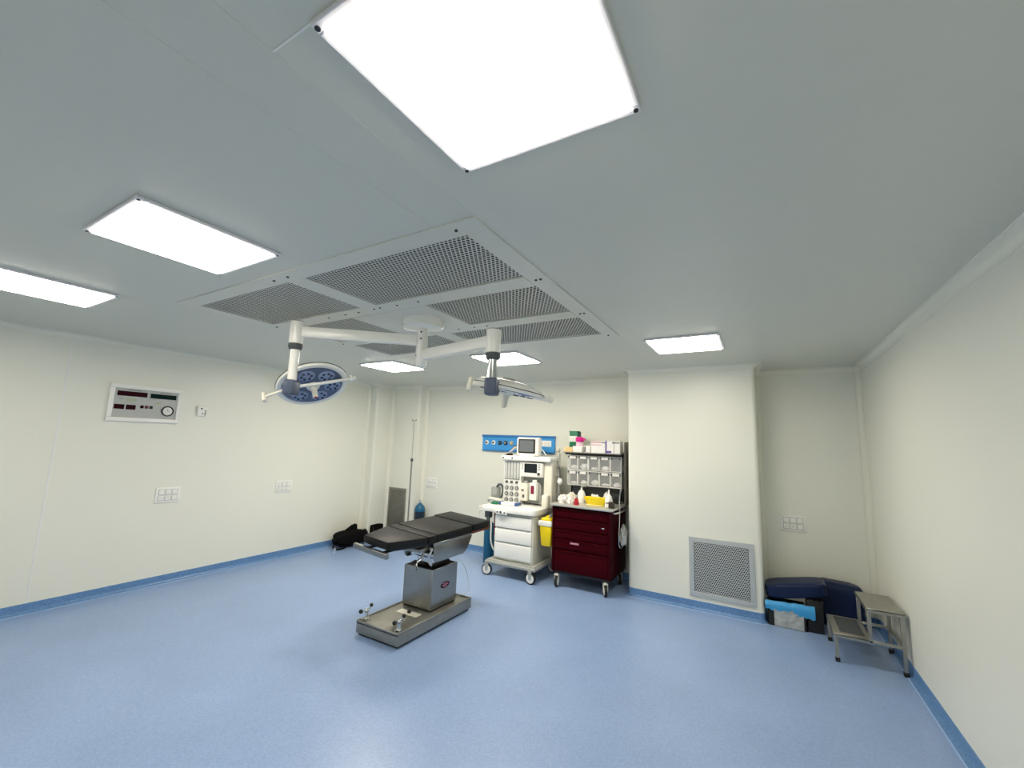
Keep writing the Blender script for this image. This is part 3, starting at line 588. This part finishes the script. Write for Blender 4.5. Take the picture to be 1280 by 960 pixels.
# clear tilt bins, five across in two rows
bw = (X1 - X0 - .0) / 5
def bin_mesh():
    bm = nb(); w_ = bw - .006; h = .193; d = .125
    box(bm, 0, w_, -d, -d + .003, 0, h - .0); box(bm, 0, .004, -d, 0, 0, h); box(bm, w_ - .004, w_, -d, 0, 0, h); box(bm, 0, w_, -d, 0, 0, .004)
    return fin(bm, 'tilt_bin')
bmesh_bin = bin_mesh(); bmesh_bin.materials.append(CLEAR)
bm = nb(); w_ = bw - .006
for a in ((0, .006, 0, .193), (w_ - .006, w_, 0, .193), (0, w_, 0, .006), (0, w_, .187, .193)): box(bm, a[0], a[1], -.128, -.120, a[2], a[3])
bfr = fin(bm, 'bin_frame'); bfr.materials.append(WHITEP)
bm = nb(); box(bm, .028, w_ - .028, -.131, -.127, .15, .182); blb = fin(bm, 'label_card'); blb.materials.append(PAPER)
bm = nb(); box(bm, -.011, .011, -.130, -.126, .158, .180); bct = fin(bm, 'bin_catch'); bct.materials.append(DGREY)
for j, zb in enumerate((1.205, 1.408)):
    for i in range(5):
        b = inst('tilt_bin', bmesh_bin, t, (X0 + .003 + i * bw, 5.66, zb))
        kids = [('bin_frame', bfr, 0), ('bin_catch', bct, .015), ('bin_catch', bct, w_ - .015)]
        if not (j == 1 and i == 4) and not (j == 0 and i == 2): kids.append(('label_card', blb, 0))
        for nm, me, dx in kids:
            o = bpy.data.objects.new(nm, me); COL.objects.link(o); o.parent = b; o.location.x = dx
bm = nb(); box(bm, X0, X1, 5.655, 5.688, 1.20, 1.606); box(bm, X0, X1, 5.54, 5.66, 1.396, 1.404); box(bm, X0, X1, 5.53, 5.66, 1.195, 1.203); obj('bin_rack', bm, BINBK, t)
for j, zb in enumerate((1.2105, 1.4135)):
    for i in range(5):
        if j == 1 and i == 4: continue
        x = X0 + .07 + i * bw
        s = blob((x, 5.60, zb), (.05, .035, .022 + .012 * ((i + j) % 3)), i + 5 * j + 11, .35, 2)
        single('supply_packet', s, PAPER, 'white packets inside the clear tilt bin, %s row, %s from left' % (('lower', 'upper')[j], ('first', 'second', 'third', 'fourth', 'fifth')[i]), 'medical supplies', 'packets in the tilt bins')
# --- things on the cart's top shelf
ZS = 1.645
def carton(name, x0, x1, y0, y1, h, mt, label, cat='box', z=ZS, band=None):
    t = thing(name, label, cat, ((x0 + x1) / 2, (y0 + y1) / 2, z))
    bm = nb(); box(bm, x0, x1, y0, y1, z, z + h, .002, 1); obj('carton', bm, mt, t)
    for (a, b, c, d, m2) in band or ():
        bm = nb(); box(bm, x0 + a * (x1 - x0), x0 + b * (x1 - x0), y0 - .0012, y0 + .001, z + c * h, z + d * h); obj('print', bm, m2, t)
    return t
carton('small_box', X0 - .03, -2.215, 5.48, 5.60, .065, CARD, 'small tan carton at the left end of the cart shelf')
carton('supply_box', -2.21, -2.06, 5.48, 5.60, .082, PAPER, 'low white box under the pink bottle on the cart shelf', band=((.88, 1, .0, .9, GREYP),))
carton('supply_box', -2.05, -1.965, 5.49, 5.60, .088, PAPER, 'small white box right of the pink bottle on the cart shelf', band=((.05, .25, .1, .9, DGREY),))
carton('glove_box', -1.95, -1.755, 5.48, 5.62, .155, PAPER, 'white glove box with pink stripes on the cart shelf', band=((0, .72, .86, .95, PINKPAP), (.0, .72, .66, .72, PINKPAP), (.74, 1, .86, .93, DGREY)))
carton('glove_box', -1.75, -1.64, 5.48, 5.62, .165, PAPER, 'white box with violet print on the cart shelf', band=((0, .14, .0, 1, PURPLE), (.14, .7, .05, .2, PURPLE), (.8, 1, .80, .90, DGREY)))
carton('glove_box', -1.635, -1.56, 5.48, 5.62, .165, PAPER, 'narrow white box at the right end of the cart shelf', band=((0, .9, .80, .88, DGREY),))
t = thing('green_canister', 'tall green tub with white label on the cart shelf', 'container', (-2.25, 5.66, ZS))
t2 = t
bm = nb(); box(bm, -2.315, -2.185, 5.605, 5.70, ZS, ZS + .28, .015, 3); box(bm, -2.318, -2.182, 5.602, 5.703, ZS + .27, ZS + .29, .008, 2); obj('body', bm, GREEN, t)
bm = nb(); box(bm, -2.31, -2.20, 5.602, 5.608, ZS + .14, ZS + .22, .001, 1); obj('label', bm, PAPER, t)
bm = nb(); box(bm, -2.18, -2.165, 5.64, 5.68, ZS + .16, ZS + .28, .004, 1); obj('handle', bm, DGREY, t)
t = thing('pink_bottle', 'squat bottle with a bright pink cap on the white shelf box', 'bottle', (-2.135, 5.55, ZS + .082))
bm = nb(); lathe(bm, [(0, 0), (.05, 0), (.054, .01), (.05, .05), (.04, .06), (0, .06)], 20, Matrix.Translation((-2.135, 5.55, ZS + .082))); obj('body', bm, mat('pale_pink', 'eccfdc', .4), t)
bm = nb(); lathe(bm, [(0, .06), (.05, .06), (.06, .075), (.058, .115), (.03, .13), (0, .13)], 20, Matrix.Translation((-2.135, 5.55, ZS + .082))); box(bm, -2.09, -2.05, 5.53, 5.56, ZS + .16, ZS + .19, .008, 2); obj('cap', bm, PINK, t)
# --- things on the cart's worktop
ZT = 1.003
t = thing('kidney_tray', 'bright yellow kidney tray on the cart worktop', 'tray', (-1.80, 5.24, ZT))
M = Matrix.Translation((-1.80, 5.235, ZT)) @ Matrix.Diagonal((1.75, .8, 1, 1))
bm = nb(); lathe(bm, [(0, .02), (.055, .02), (.06, .025), (.08, .10), (.086, .10), (.086, .095), (.066, .018), (.06, .012), (0, .012)], 32, M); obj('bowl', bm, YELLOW, t)
bm = nb(); lathe(bm, [(0, 0), (.062, 0), (.07, .006), (.066, .014), (0, .014)], 32, M); obj('saucer', bm, mat('pale_yellow', 'ece59a', .5), t)
bm = nb(); box(bm, -1.93, -1.67, 5.20, 5.28, ZT + .06, ZT + .105, .02, 3); obj('yellow_bag', bm, YELLOW, t)
t = thing('spray_bottle', 'white pointed squeeze bottle at the right of the cart worktop', 'bottle', (-1.625, 5.22, ZT))
bm = nb(); lathe(bm, [(0, 0), (.042, 0), (.046, .01), (.046, .09), (.035, .13), (.012, .155), (.008, .21), (0, .212)], 20, Matrix.Translation((-1.625, 5.22, ZT))); obj('body', bm, WHITEP, t)
bm = nb(); box(bm, -1.648, -1.602, 5.172, 5.18, ZT + .045, ZT + .06, .001, 1); obj('label', bm, DGREY, t)
bm = nb(); box(bm, -1.585, -1.565, 5.21, 5.235, ZT + .10, ZT + .125, .004, 1); obj('side_cap', bm, DGREY, t)
t = thing('wash_bottle', 'white squeeze bottle behind the red cap on the cart worktop', 'bottle', (-2.03, 5.36, ZT))
bm = nb(); lathe(bm, [(0, 0), (.045, 0), (.05, .01), (.05, .11), (.03, .15), (.012, .165), (.010, .20), (0, .20)], 20, Matrix.Translation((-2.03, 5.36, ZT))); obj('body', bm, WHITEP, t)
bm = nb(); tube(bm, [(-2.03, 5.36, ZT + .195), (-2.0, 5.35, ZT + .215), (-1.965, 5.34, ZT + .215)], .012, 8); obj('spout', bm, GREYP, t)
t = thing('red_capped_jar', 'small jar with red lid at the front of the cart worktop', 'jar', (-2.01, 5.13, ZT))
bm = nb(); lathe(bm, [(0, 0), (.033, 0), (.035, .03), (.03, .036), (0, .036)], 18, Matrix.Translation((-2.01, 5.13, ZT))); obj('body', bm, REDP, t)
bm = nb(); lathe(bm, [(0, .036), (.028, .036), (.022, .075), (0, .078)], 18, Matrix.Translation((-2.01, 5.13, ZT))); obj('lid', bm, REDP, t)
for k, (x, y, sx, sy, sz, mt, lb) in enumerate((
        (-2.235, 5.22, .055, .06, .05, PAPER, 'large crumpled white gauze pack at left of the cart worktop'),
        (-2.105, 5.15, .035, .04, .042, PAPER, 'small white gauze pack beside the red jar on the cart'),
        (-2.18, 5.40, .06, .05, .06, IVORY, 'ivory wrapped pack behind the gauze on the cart worktop'),
        (-1.88, 5.42, .08, .045, .06, PAPER, 'long white pack behind the yellow tray on the cart'),
        (-1.71, 5.40, .035, .04, .08, PAPER, 'upright white pack behind the spray bottle on the cart'))):
    single('gauze_pack', blob((x, y, ZT), (sx, sy, sz), 31 + k, .55, 4), mt, lb, 'medical supplies', 'packs on the cart worktop')
bm = nb(); box(bm, -1.60, -1.535, 5.12, 5.17, ZT, ZT + .075, .006, 2); single('dark_pouch', bm, mat('dark_brown', '332a24', .6), 'small dark brown pouch at the right corner of the cart worktop', 'pouch')
bm = nb(); box(bm, -2.21, -2.10, 5.55, 5.62, ZT, ZT + .13, .006, 2); single('black_case', bm, BLACKR, 'black case under the clear bins at left of cart', 'case')
bm = nb(); box(bm, -1.72, -1.585, 5.56, 5.62, ZT, ZT + .13, .006, 2); single('black_case', bm, BLACKR, 'black case under the clear bins at right of cart', 'case')
# sharps container hung on the cart
t = thing('sharps_container', 'yellow sharps bin with white rim hanging left of the maroon cart', 'sharps bin', (-2.41, 5.16, .45))
def frus(bm, x0, x1, y0, y1, z0, z1, k): 
    cx, cy = (x0 + x1) / 2, (y0 + y1) / 2; t = nb(); bmesh.ops.create_cube(t, size=1)
    for v in t.verts:
        s = k if v.co.z < 0 else 1; v.co = Vector((cx + v.co.x * (x1 - x0) * s, cy + v.co.y * (y1 - y0) * s, z0 if v.co.z < 0 else z1))
    bmesh.ops.bevel(t, geom=t.edges[:], offset=.012, segments=2, profile=.5, affect='EDGES'); return place(bm, t, None)
bm = nb(); frus(bm, -2.495, -2.325, 5.09, 5.24, .45, .71, .78); obj('body', bm, YELLOW, t)
bm = nb(); box(bm, -2.51, -2.318, 5.08, 5.25, .70, .765, .01, 2); obj('rim', bm, WHITEP, t)
bm = nb(); box(bm, -2.485, -2.33, 5.10, 5.23, .76, .80, .02, 3); cyl(bm, (-2.40, 5.16, .79), (-2.40, 5.16, .825), .03); obj('lid', bm, YELLOW, t)
bm = nb(); tube(bm, [(-2.36, 5.10, .80), (-2.34, 5.08, .86), (-2.32, 5.08, .86), (-2.312, 5.10, .86)], .006); obj('hook', bm, CHROME, t)
# tubing bag on the cart's right side
bm = blob((-1.475, 5.33, .56), (.045, .09, .13), 77, .3, 3); single('tubing_bag', bm, FOIL, 'clear plastic bag of tubing hung on the right side of the maroon cart', 'plastic bag')

# ------------------------------------------------------------------ blue gas outlet panel on the back wall
t = thing('gas_outlet_panel', 'blue medical gas outlet panel on the back wall behind the monitor', 'gas panel', (-3.29, YB, 1.735))
bm = nb(); box(bm, -3.94, -2.645, YB - .035, YB, 1.615, 1.83, .004, 1); obj('body', bm, BLUEP, t)
bm = nb(); box(bm, -3.945, -2.64, YB - .05, YB, 1.825, 1.86, .006, 2); box(bm, -3.94, -2.645, YB - .045, YB, 1.60, 1.62, .004, 1); obj('rail', bm, BLUED, t)
for k, (x, mt, m2) in enumerate(((-3.85, WHITEP, DGREY), (-3.72, WHITEP, DGREY), (-3.60, CYLBLK, LENS), (-3.495, CYLBLK, GREYP), (-3.385, GREYP, CARD))):
    bm = nb(); cyl(bm, (x, YB - .036, 1.735), (x, YB - .05, 1.735), .036, n=24, bev=.003); o = obj('outlet', bm, mt, t)
    bm = nb(); cyl(bm, (x, YB - .05, 1.735), (x, YB - .07, 1.735), .016, n=16, bev=.003); obj('valve', bm, m2, o)
bm = nb(); box(bm, -2.95, -2.70, YB - .04, YB - .03, 1.70, 1.79, .002, 1); lp = obj('socket_strip', bm, WHITEP, t)
bm = nb(); box(bm, -2.94, -2.83, YB - .044, YB - .038, 1.71, 1.78, .002, 1); obj('socket', bm, PAPER, lp); bm = nb(); box(bm, -2.82, -2.71, YB - .044, YB - .038, 1.71, 1.78, .002, 1); obj('socket', bm, PAPER, lp)
bm = nb(); cyl(bm, (-2.60, YB, 1.66), (-2.60, YB - .03, 1.66), .03, n=20, bev=.004); single('round_wall_outlet', bm, IVORY, 'small round ivory cap on the wall right of the blue panel', 'wall outlet')

# ------------------------------------------------------------------ modular socket plates
def socket(label, M):
    """plate in local xz, 0.24 x 0.17, facing -y"""
    t = thing('wall_socket', label, 'wall socket', M.translation, 'white six-module socket plates'); R = M.copy(); R.translation = (0, 0, 0)
    t.rotation_euler = R.to_euler()
    bm = nb(); box(bm, -.122, .122, -.012, 0, -.087, .087, .004, 2); obj('plate', bm, WHITEP, t, local=True)
    for j in (-1, 1):
        for i in (-1, 0, 1):
            bm = nb(); box(bm, i * .066 - .030, i * .066 + .030, -.0125, -.008, j * .034 - .031, j * .034 + .031); g = obj('module_gap', bm, GREYP, t, local=True)
            bm = nb(); box(bm, i * .066 - .026, i * .066 + .026, -.017, -.008, j * .034 - .027, j * .034 + .027, .003, 1); md = obj('module', bm, WHITEP, t, local=True)
            if j < 0 and i < 1:
                bm = nb()
                for a, b in ((0, .011), (-.009, -.006), (.009, -.006)): cyl(bm, (i * .066 + a, -.0172, j * .034 + b), (i * .066 + a, -.015, j * .034 + b), .0035, n=8)
                obj('pin_hole', bm, DGREY, md, local=True)
socket('white six-module socket plate on the left wall below the control panel', Matrix.Translation((XL, 2.41, 1.003)) @ Matrix.Rotation(PI / 2, 4, 'Z'))
socket('white six-module socket plate on the left wall farther from the control panel', Matrix.Translation((XL, 3.83, .998)) @ Matrix.Rotation(PI / 2, 4, 'Z'))
socket('white six-module socket plate in the alcove above the navy cushions', Matrix.Translation((.292, YB, .952)))
socket('white six-module socket plate on the back wall above the gas cylinder', Matrix.Translation((-4.995, YB, 1.0)))

# ------------------------------------------------------------------ control panel and small control box
t = thing('control_panel', 'white framed wall control panel with dark displays and a clock', 'control panel', (XL, 2.07, 2.04))
y0, y1, z0, z1 = 1.742, 2.405, 1.835, 2.243; xw = XL
bm = nb(); wf = .045
for a in ((y0, y1, z1 - wf, z1), (y0, y1, z0, z0 + wf), (y0, y0 + wf, z0 + wf, z1 - wf), (y1 - wf * .8, y1, z0 + wf, z1 - wf)): box(bm, xw, xw + .03, *a, .006, 2)
obj('frame', bm, WHITEP, t)
bm = nb(); box(bm, xw, xw + .016, y0 + wf, y1 - wf * .8, z0 + wf, z1 - wf); fp = obj('face', bm, PLATE, t, smooth=False)
def flat(nm, ya, yb, za, zb, mt, th=.004): bm = nb(); box(bm, xw + .015, xw + .016 + th, ya, yb, za, zb, .001, 1); return obj(nm, bm, mt, fp)
flat('display', 1.81, 2.075, 2.115, 2.168, REDD); flat('display', 2.105, 2.355, 2.112, 2.165, GREEND)
flat('display', 1.797, 1.885, 1.968, 2.020, REDD); flat('display', 1.90, 1.985, 1.968, 2.020, REDD)
for k, y in enumerate((2.04, 2.082, 2.124)): flat('button', y - .014, y + .014, 1.99, 2.022, (REDD, mat('button_red', '5a0f18', .4), BLACKR)[k], .008)
flat('print', 1.89, 1.985, 2.062, 2.086, GREENLBL, .0008); flat('print', 2.16, 2.215, 2.05, 2.075, GREENLBL, .0008); flat('print', 1.83, 1.87, 2.072, 2.088, GREYP, .0008); flat('print', 1.90, 2.02, 2.182, 2.188, DGREY, .0006); flat('print', 2.19, 2.30, 2.178, 2.184, DGREY, .0006)
flat('print', 2.015, 2.155, 1.945, 1.948, GREYP, .0006)
bm = nb(); Mc = Matrix.Translation((xw + .016, 2.285, 1.975)) @ Matrix.Rotation(PI / 2, 4, 'Y')
lathe(bm, [(.050, 0), (.060, 0), (.060, .010), (.055, .013), (.048, .010), (.048, 0)], 36, Mc); ck = obj('clock_ring', bm, BLACKR, fp)
bm = nb(); lathe(bm, [(0, 0), (.049, 0), (.049, .005), (0, .005)], 36, Mc); obj('clock_face', bm, PAPER, fp)
bm = nb(); box(bm, xw + .021, xw + .023, 2.283, 2.287, 1.972, 2.008); obj('clock_hand', bm, GREYP, fp); bm = nb(); box(bm, xw + .021, xw + .023, 2.283, 2.305, 1.972, 1.977); obj('clock_hand', bm, GREYP, fp)
for y, z in ((y0 + .01, z1 + .008), (y1 - .01, z1 + .002), (y0, z0 - .008), (y1 - .02, z0 - .012)):
    bm = nb(); cyl(bm, (xw, y, z), (xw + .006, y, z), .006, n=10); obj('screw', bm, IVORY, t)
t = thing('wall_control_box', 'small white control box on the left wall right of the control panel', 'control box', (XL, 2.645, 2.005))
bm = nb(); box(bm, XL, XL + .035, 2.59, 2.70, 1.94, 2.07, .012, 3); obj('case', bm, WHITEP, t)
for y, z, r in ((2.63, 2.035, .010), (2.675, 2.01, .008), (2.675, 1.985, .008), (2.645, 1.975, .007), (2.675, 1.962, .008)):
    bm = nb(); cyl(bm, (XL + .034, y, z), (XL + .04, y, z), r, n=12); obj('button', bm, DGREY, t)

# ------------------------------------------------------------------ return air grilles
def grille(label, cx, y, cz, w_, h_, fr, pitch, hole, fm, back):
    t = thing('return_air_grille', label, 'air grille', (cx, y, cz - h_ / 2))
    bm = nb()
    for a in ((-w_, w_, h_ - fr, h_), (-w_, w_, -h_, -h_ + fr), (-w_, -w_ + fr, -h_ + fr, h_ - fr), (w_ - fr, w_, -h_ + fr, h_ - fr)): box(bm, cx + a[0], cx + a[1], y - .014, y, cz + a[2], cz + a[3], .0025, 1)
    obj('frame', bm, fm, t)
    bm = perforated(2 * (w_ - fr) + .02, 2 * (h_ - fr) + .02, pitch, hole)
    bmesh.ops.transform(bm, matrix=Matrix.Translation((cx, y - .010, cz)) @ Matrix.Rotation(PI / 2, 4, 'X'), verts=bm.verts); obj('perforated_sheet', bm, fm, t, kind='stuff', smooth=False)
    bm = nb(); box(bm, cx - w_ + fr - .005, cx + w_ - fr + .005, y - .003, y, cz - h_ + fr - .005, cz + h_ - fr + .005); obj('backing', bm, back, t, smooth=False)
grille('steel perforated return air grille low on the boxed-out column', -.414, 5.33, .452, .321, .315, .052, .0215, .0080, mat('grille_steel', 'd2d4d0', .5, metal=.8, var=.08), mat('duct_dark', '1d2226', .8))
grille('dark perforated return air grille low on the corner boxing', -5.60, 5.684, .52, .21, .36, .03, .0215, .0075, STEELW, mat('duct_dark_olive', '2a2c22', .8))

# ------------------------------------------------------------------ IV pole
px, py = -5.05, 5.40
t = thing('iv_pole', 'thin steel drip pole standing in front of the corner boxing', 'iv pole', (px, py, 0))
bm = nb(); cyl(bm, (px, py, .08), (px, py, 1.40), .0125, n=14); obj('lower_tube', bm, STEELW, t)
bm = nb(); cyl(bm, (px, py, 1.39), (px, py, 2.06), .007, n=12); obj('upper_tube', bm, CHROME, t)
bm = nb(); cyl(bm, (px, py, 1.375), (px, py, 1.425), .02, n=14); ball(bm, (px + .03, py - .015, 1.40), .016); obj('clamp_knob', bm, DGREY, t)
for s in (-1, 1): bm = nb(); tube(bm, [(px, py, 2.05), (px + s * .03, py, 2.07), (px + s * .045, py, 2.05), (px + s * .05, py, 2.08)], .005, 6, 1); obj('hook', bm, STEELW, t)
for k in range(5):
    a = k * 2 * PI / 5 + .3; ex, ey = px + .21 * math.cos(a), py + .21 * math.sin(a)
    bm = nb(); tube(bm, [(px, py, .09), (ex, ey, .07)], .012, 8); lg = obj('leg', bm, STEELW, t)
    bm = nb(); cyl(bm, (ex - .01, ey, .028), (ex + .01, ey, .028), .026, n=14); cyl(bm, (ex, ey, .03), (ex, ey, .07), .007, n=8); obj('wheel', bm, BLACKR, lg)

# ------------------------------------------------------------------ black bag on the floor
t = thing('black_bag', 'limp black fabric bag lying against the left wall', 'bag', (-5.82, 4.95, 0))
def lump(bm, c, s, e, rz=0, seed=1, amp=.12):
    from mathutils import noise
    q = nb(); bmesh.ops.create_icosphere(q, subdivisions=4, radius=1); off = Vector((seed * 2.3, seed, 0))
    for v in q.verts:
        w = v.co.copy()
        for i in range(3): v.co[i] = math.copysign(abs(w[i]) ** e, w[i])
        v.co *= 1 + amp * noise.noise(w * 1.8 + off) + amp * .5 * noise.noise(w * 4.5 + off)
        v.co = Vector((v.co.x * s[0], v.co.y * s[1], v.co.z * s[2]))
    zl = min(v.co.z for v in q.verts)
    return place(bm, q, Matrix.Translation(Vector(c) + Vector((0, 0, -zl))) @ Matrix.Rotation(rz, 4, 'Z'))
bm = nb(); lump(bm, (-5.83, 4.92, 0), (.15, .31, .12), .75, 0, 2); obj('body', bm, FABRICB, t)
bm = nb(); prism(bm, [(4.70, .19), (4.95, .315), (5.02, .33), (5.05, .31), (5.05, .19), (5.18, .20), (5.25, .215), (5.24, .12), (4.65, .12)], -.02, .02, Matrix.Translation((-5.85, 0, 0)) @ Matrix(((0, 0, 1, 0), (1, 0, 0, 0), (0, 1, 0, 0), (0, 0, 0, 1))), .008); obj('flap', bm, FABRICB, t)
bm = nb(); tube(bm, [(-5.80, 4.66, .10), (-5.80, 4.57, .06), (-5.74, 4.56, .02), (-5.70, 4.62, .012), (-5.69, 4.72, .03)], .012, 8, 2); st = obj('strap', bm, FABRICB, t)
bm = nb(); cyl(bm, (-5.745, 4.575, .02), (-5.73, 4.56, .022), .022, n=16); obj('buckle', bm, CHROME, st)
t = thing('black_pouch', 'flat black pouch leaning in the corner behind the operating table', 'pouch', (-5.70, 5.345, 0))
bm = nb(); prism(bm, [(-5.84, 0), (-5.56, 0), (-5.565, .315), (-5.68, .305), (-5.835, .26)], -.03, .03, Matrix.Translation((0, 5.345, 0)) @ XZ, .02); obj('body', bm, FABRICB, t)
bm = nb(); tube(bm, [(-5.75, 5.31, .26), (-5.73, 5.308, .20), (-5.70, 5.308, .12)], .008, 6, 1); obj('strap', bm, BLACKR, t)

# ------------------------------------------------------------------ alcove: waste tub, cushions, step stool
t = thing('waste_tub', 'low black tub with sky blue liner under the navy cushions', 'waste bin', (.20, 5.45, 0))
bm = nb()
for a in ((.005, .335, 5.335, 5.345), (.005, .335, 5.60, 5.61), (.005, .015, 5.335, 5.61), (.325, .335, 5.335, 5.61)): box(bm, *a, .0, .20, .003, 1)
box(bm, .005, .335, 5.335, 5.61, 0, .01); obj('tub', bm, BLACKR, t)
from mathutils import noise
bm = nb(); n_ = 28; rows = []
for i in range(n_ + 1):
    u = i / n_; x = -.015 + u * .42; dr = .02 * u + .012 * noise.noise(Vector((u * 7, 1, 0)))
    zt = .228 + .02 * u + .010 * noise.noise(Vector((u * 9, 0, 3))); zb = .150 - dr + .034 * noise.noise(Vector((u * 8, 5, 0)))
    yo = 5.322 + .008 * noise.noise(Vector((u * 12, 2, 2)))
    rows.append([bm.verts.new(p) for p in ((x, 5.40 if x < .325 else 5.338, zt - .01), (x, 5.345 if x < .325 else 5.334, zt), (x, yo, zt - .02), (x, yo - .008, (zt + zb) / 2), (x, yo + .002, zb), (x, 5.332, zb + .01))])
for A, B in zip(rows, rows[1:]):
    for k in range(5): bm.faces.new((A[k], A[k + 1], B[k + 1], B[k]))
obj('liner', bm, LINER, t, label='sky blue liner folded over the rim')
bm = nb(); q = nb(); bmesh.ops.create_grid(q, x_segments=24, y_segments=12, size=.5)
for v in q.verts: u, w2 = v.co.x + .5, v.co.y + .5; v.co = Vector((.06 + u * .25, 5.322 + .007 * noise.noise(Vector((u * 6, w2 * 5, 0))), .004 + w2 * .17))
place(bm, q, None); box(bm, .06, .31, 5.328, 5.336, .004, .174); obj('clear_bag', bm, FOIL, t, label='crumpled clear plastic hanging out of the tub')
def cushion(name, c, s, M, label, e=.35, seed=3):
    bm = nb(); q = nb(); bmesh.ops.create_icosphere(q, subdivisions=5, radius=1)
    for v in q.verts:
        w2 = v.co.copy()
        for i in range(3): v.co[i] = math.copysign(abs(w2[i]) ** e, w2[i])
        v.co *= 1 + .05 * noise.noise(w2 * 2 + Vector((seed, 0, 0)))
        v.co = Vector((v.co.x * s[0], v.co.y * s[1], v.co.z * s[2]))
    place(bm, q, Matrix.Translation(c) @ M); o = single(name, bm, NAVY, label, 'cushion', 'navy cushions', org=Vector(c) - Vector((0, 0, s[2]))); return o
cushion('navy_cushion', (.255, 5.485, .362), (.27, .14, .072), Matrix.Rotation(-.20, 4, 'Y') @ Matrix.Rotation(.06, 4, 'X'), 'navy blue padded cushion lying on top of the waste tub', .38)
cushion('navy_cushion', (.645, 5.745, .215), (.205, .115, .212), Matrix.Rotation(.03, 4, 'Y'), 'bulky navy blue cushion standing on the floor behind the step stool', .36, 9)
t = thing('shadow_gap_block', 'added black block filling the shadowed gap between the waste tub and the step stool', 'box', (.41, 5.48, 0))  # added black block: stands in for the shadowed gap, props the cushion
bm = nb(); box(bm, .345, .475, 5.35, 5.60, 0, .285, .006, 2); obj('body', bm, BLACKR, t)
bm = nb(); box(bm, .34, .48, 5.345, 5.605, .285, .30, .004, 1); obj('lid', bm, BLACKR, t)  # top slab of the same added block
t = thing('step_stool', 'two-step stainless steel stool against the right wall', 'step stool', (.73, 5.0, 0))
sx0, sx1, sx2, sy0, sy1, zl, zu = .485, .725, .955, 4.765, 5.255, .222, .47
tb = .0135; STOOL = mat('stool_steel', 'a5a39a', .4, metal=.85, var=.2, scale=9, bump=.05, bscale=40)
def leg(x, y, z0, z1, nm='leg'):
    bm = nb(); box(bm, x - tb, x + tb, y - tb, y + tb, z0, z1, .003, 1); o = obj(nm, bm, STOOL, t)
    if z0 < .02: bm = nb(); box(bm, x - tb - .003, x + tb + .003, y - tb - .003, y + tb + .003, 0, .035, .003, 1); obj('foot_cap', bm, BLACKR, o)
for y in (sy0 + .015, sy1 - .015): leg(sx0 + .018, y, .002, zl); leg(sx1 + .008, y, zl - .02, zu, 'riser_post'); leg(sx2 - .012, y, .002, zu)
for (a, b, z) in ((sx0, sx1, zl), (sx1 - .01, sx2 + .008, zu)):
    bm = nb(); box(bm, a, b, sy0 - .006, sy1 + .006, z - .006, z + .008, .003, 1); box(bm, a, b, sy0 - .006, sy0, z - .024, z + .006, .002, 1); box(bm, a, b, sy1, sy1 + .006, z - .024, z + .006, .002, 1); box(bm, a, a + .006, sy0, sy1, z - .024, z + .006, .002, 1); tr = obj('tread', bm, STOOL, t)
bm = nb(); box(bm, sx0 + .05, sx1 - .02, sy0 + .06, sy1 - .03, zl + .008, zl + .011); obj('tread_mat', bm, mat('ribbed_mat', '3c4146', .5, var=.3, scale=40, bump=.8, bscale=60), tr)
bm = nb()
for y in (sy0 + .015, sy1 - .015): box(bm, sx1, sx2 - .01, y - tb, y + tb, zl - .02, zl + .002, .003, 1)
box(bm, sx1 - .003, sx1 + .019, sy0 + .02, sy1 - .02, zl - .02, zl, .003, 1); box(bm, sx2 - .023, sx2 - .001, sy0 + .02, sy1 - .02, zl - .02, zl, .003, 1)
obj('rail', bm, STOOL, t)
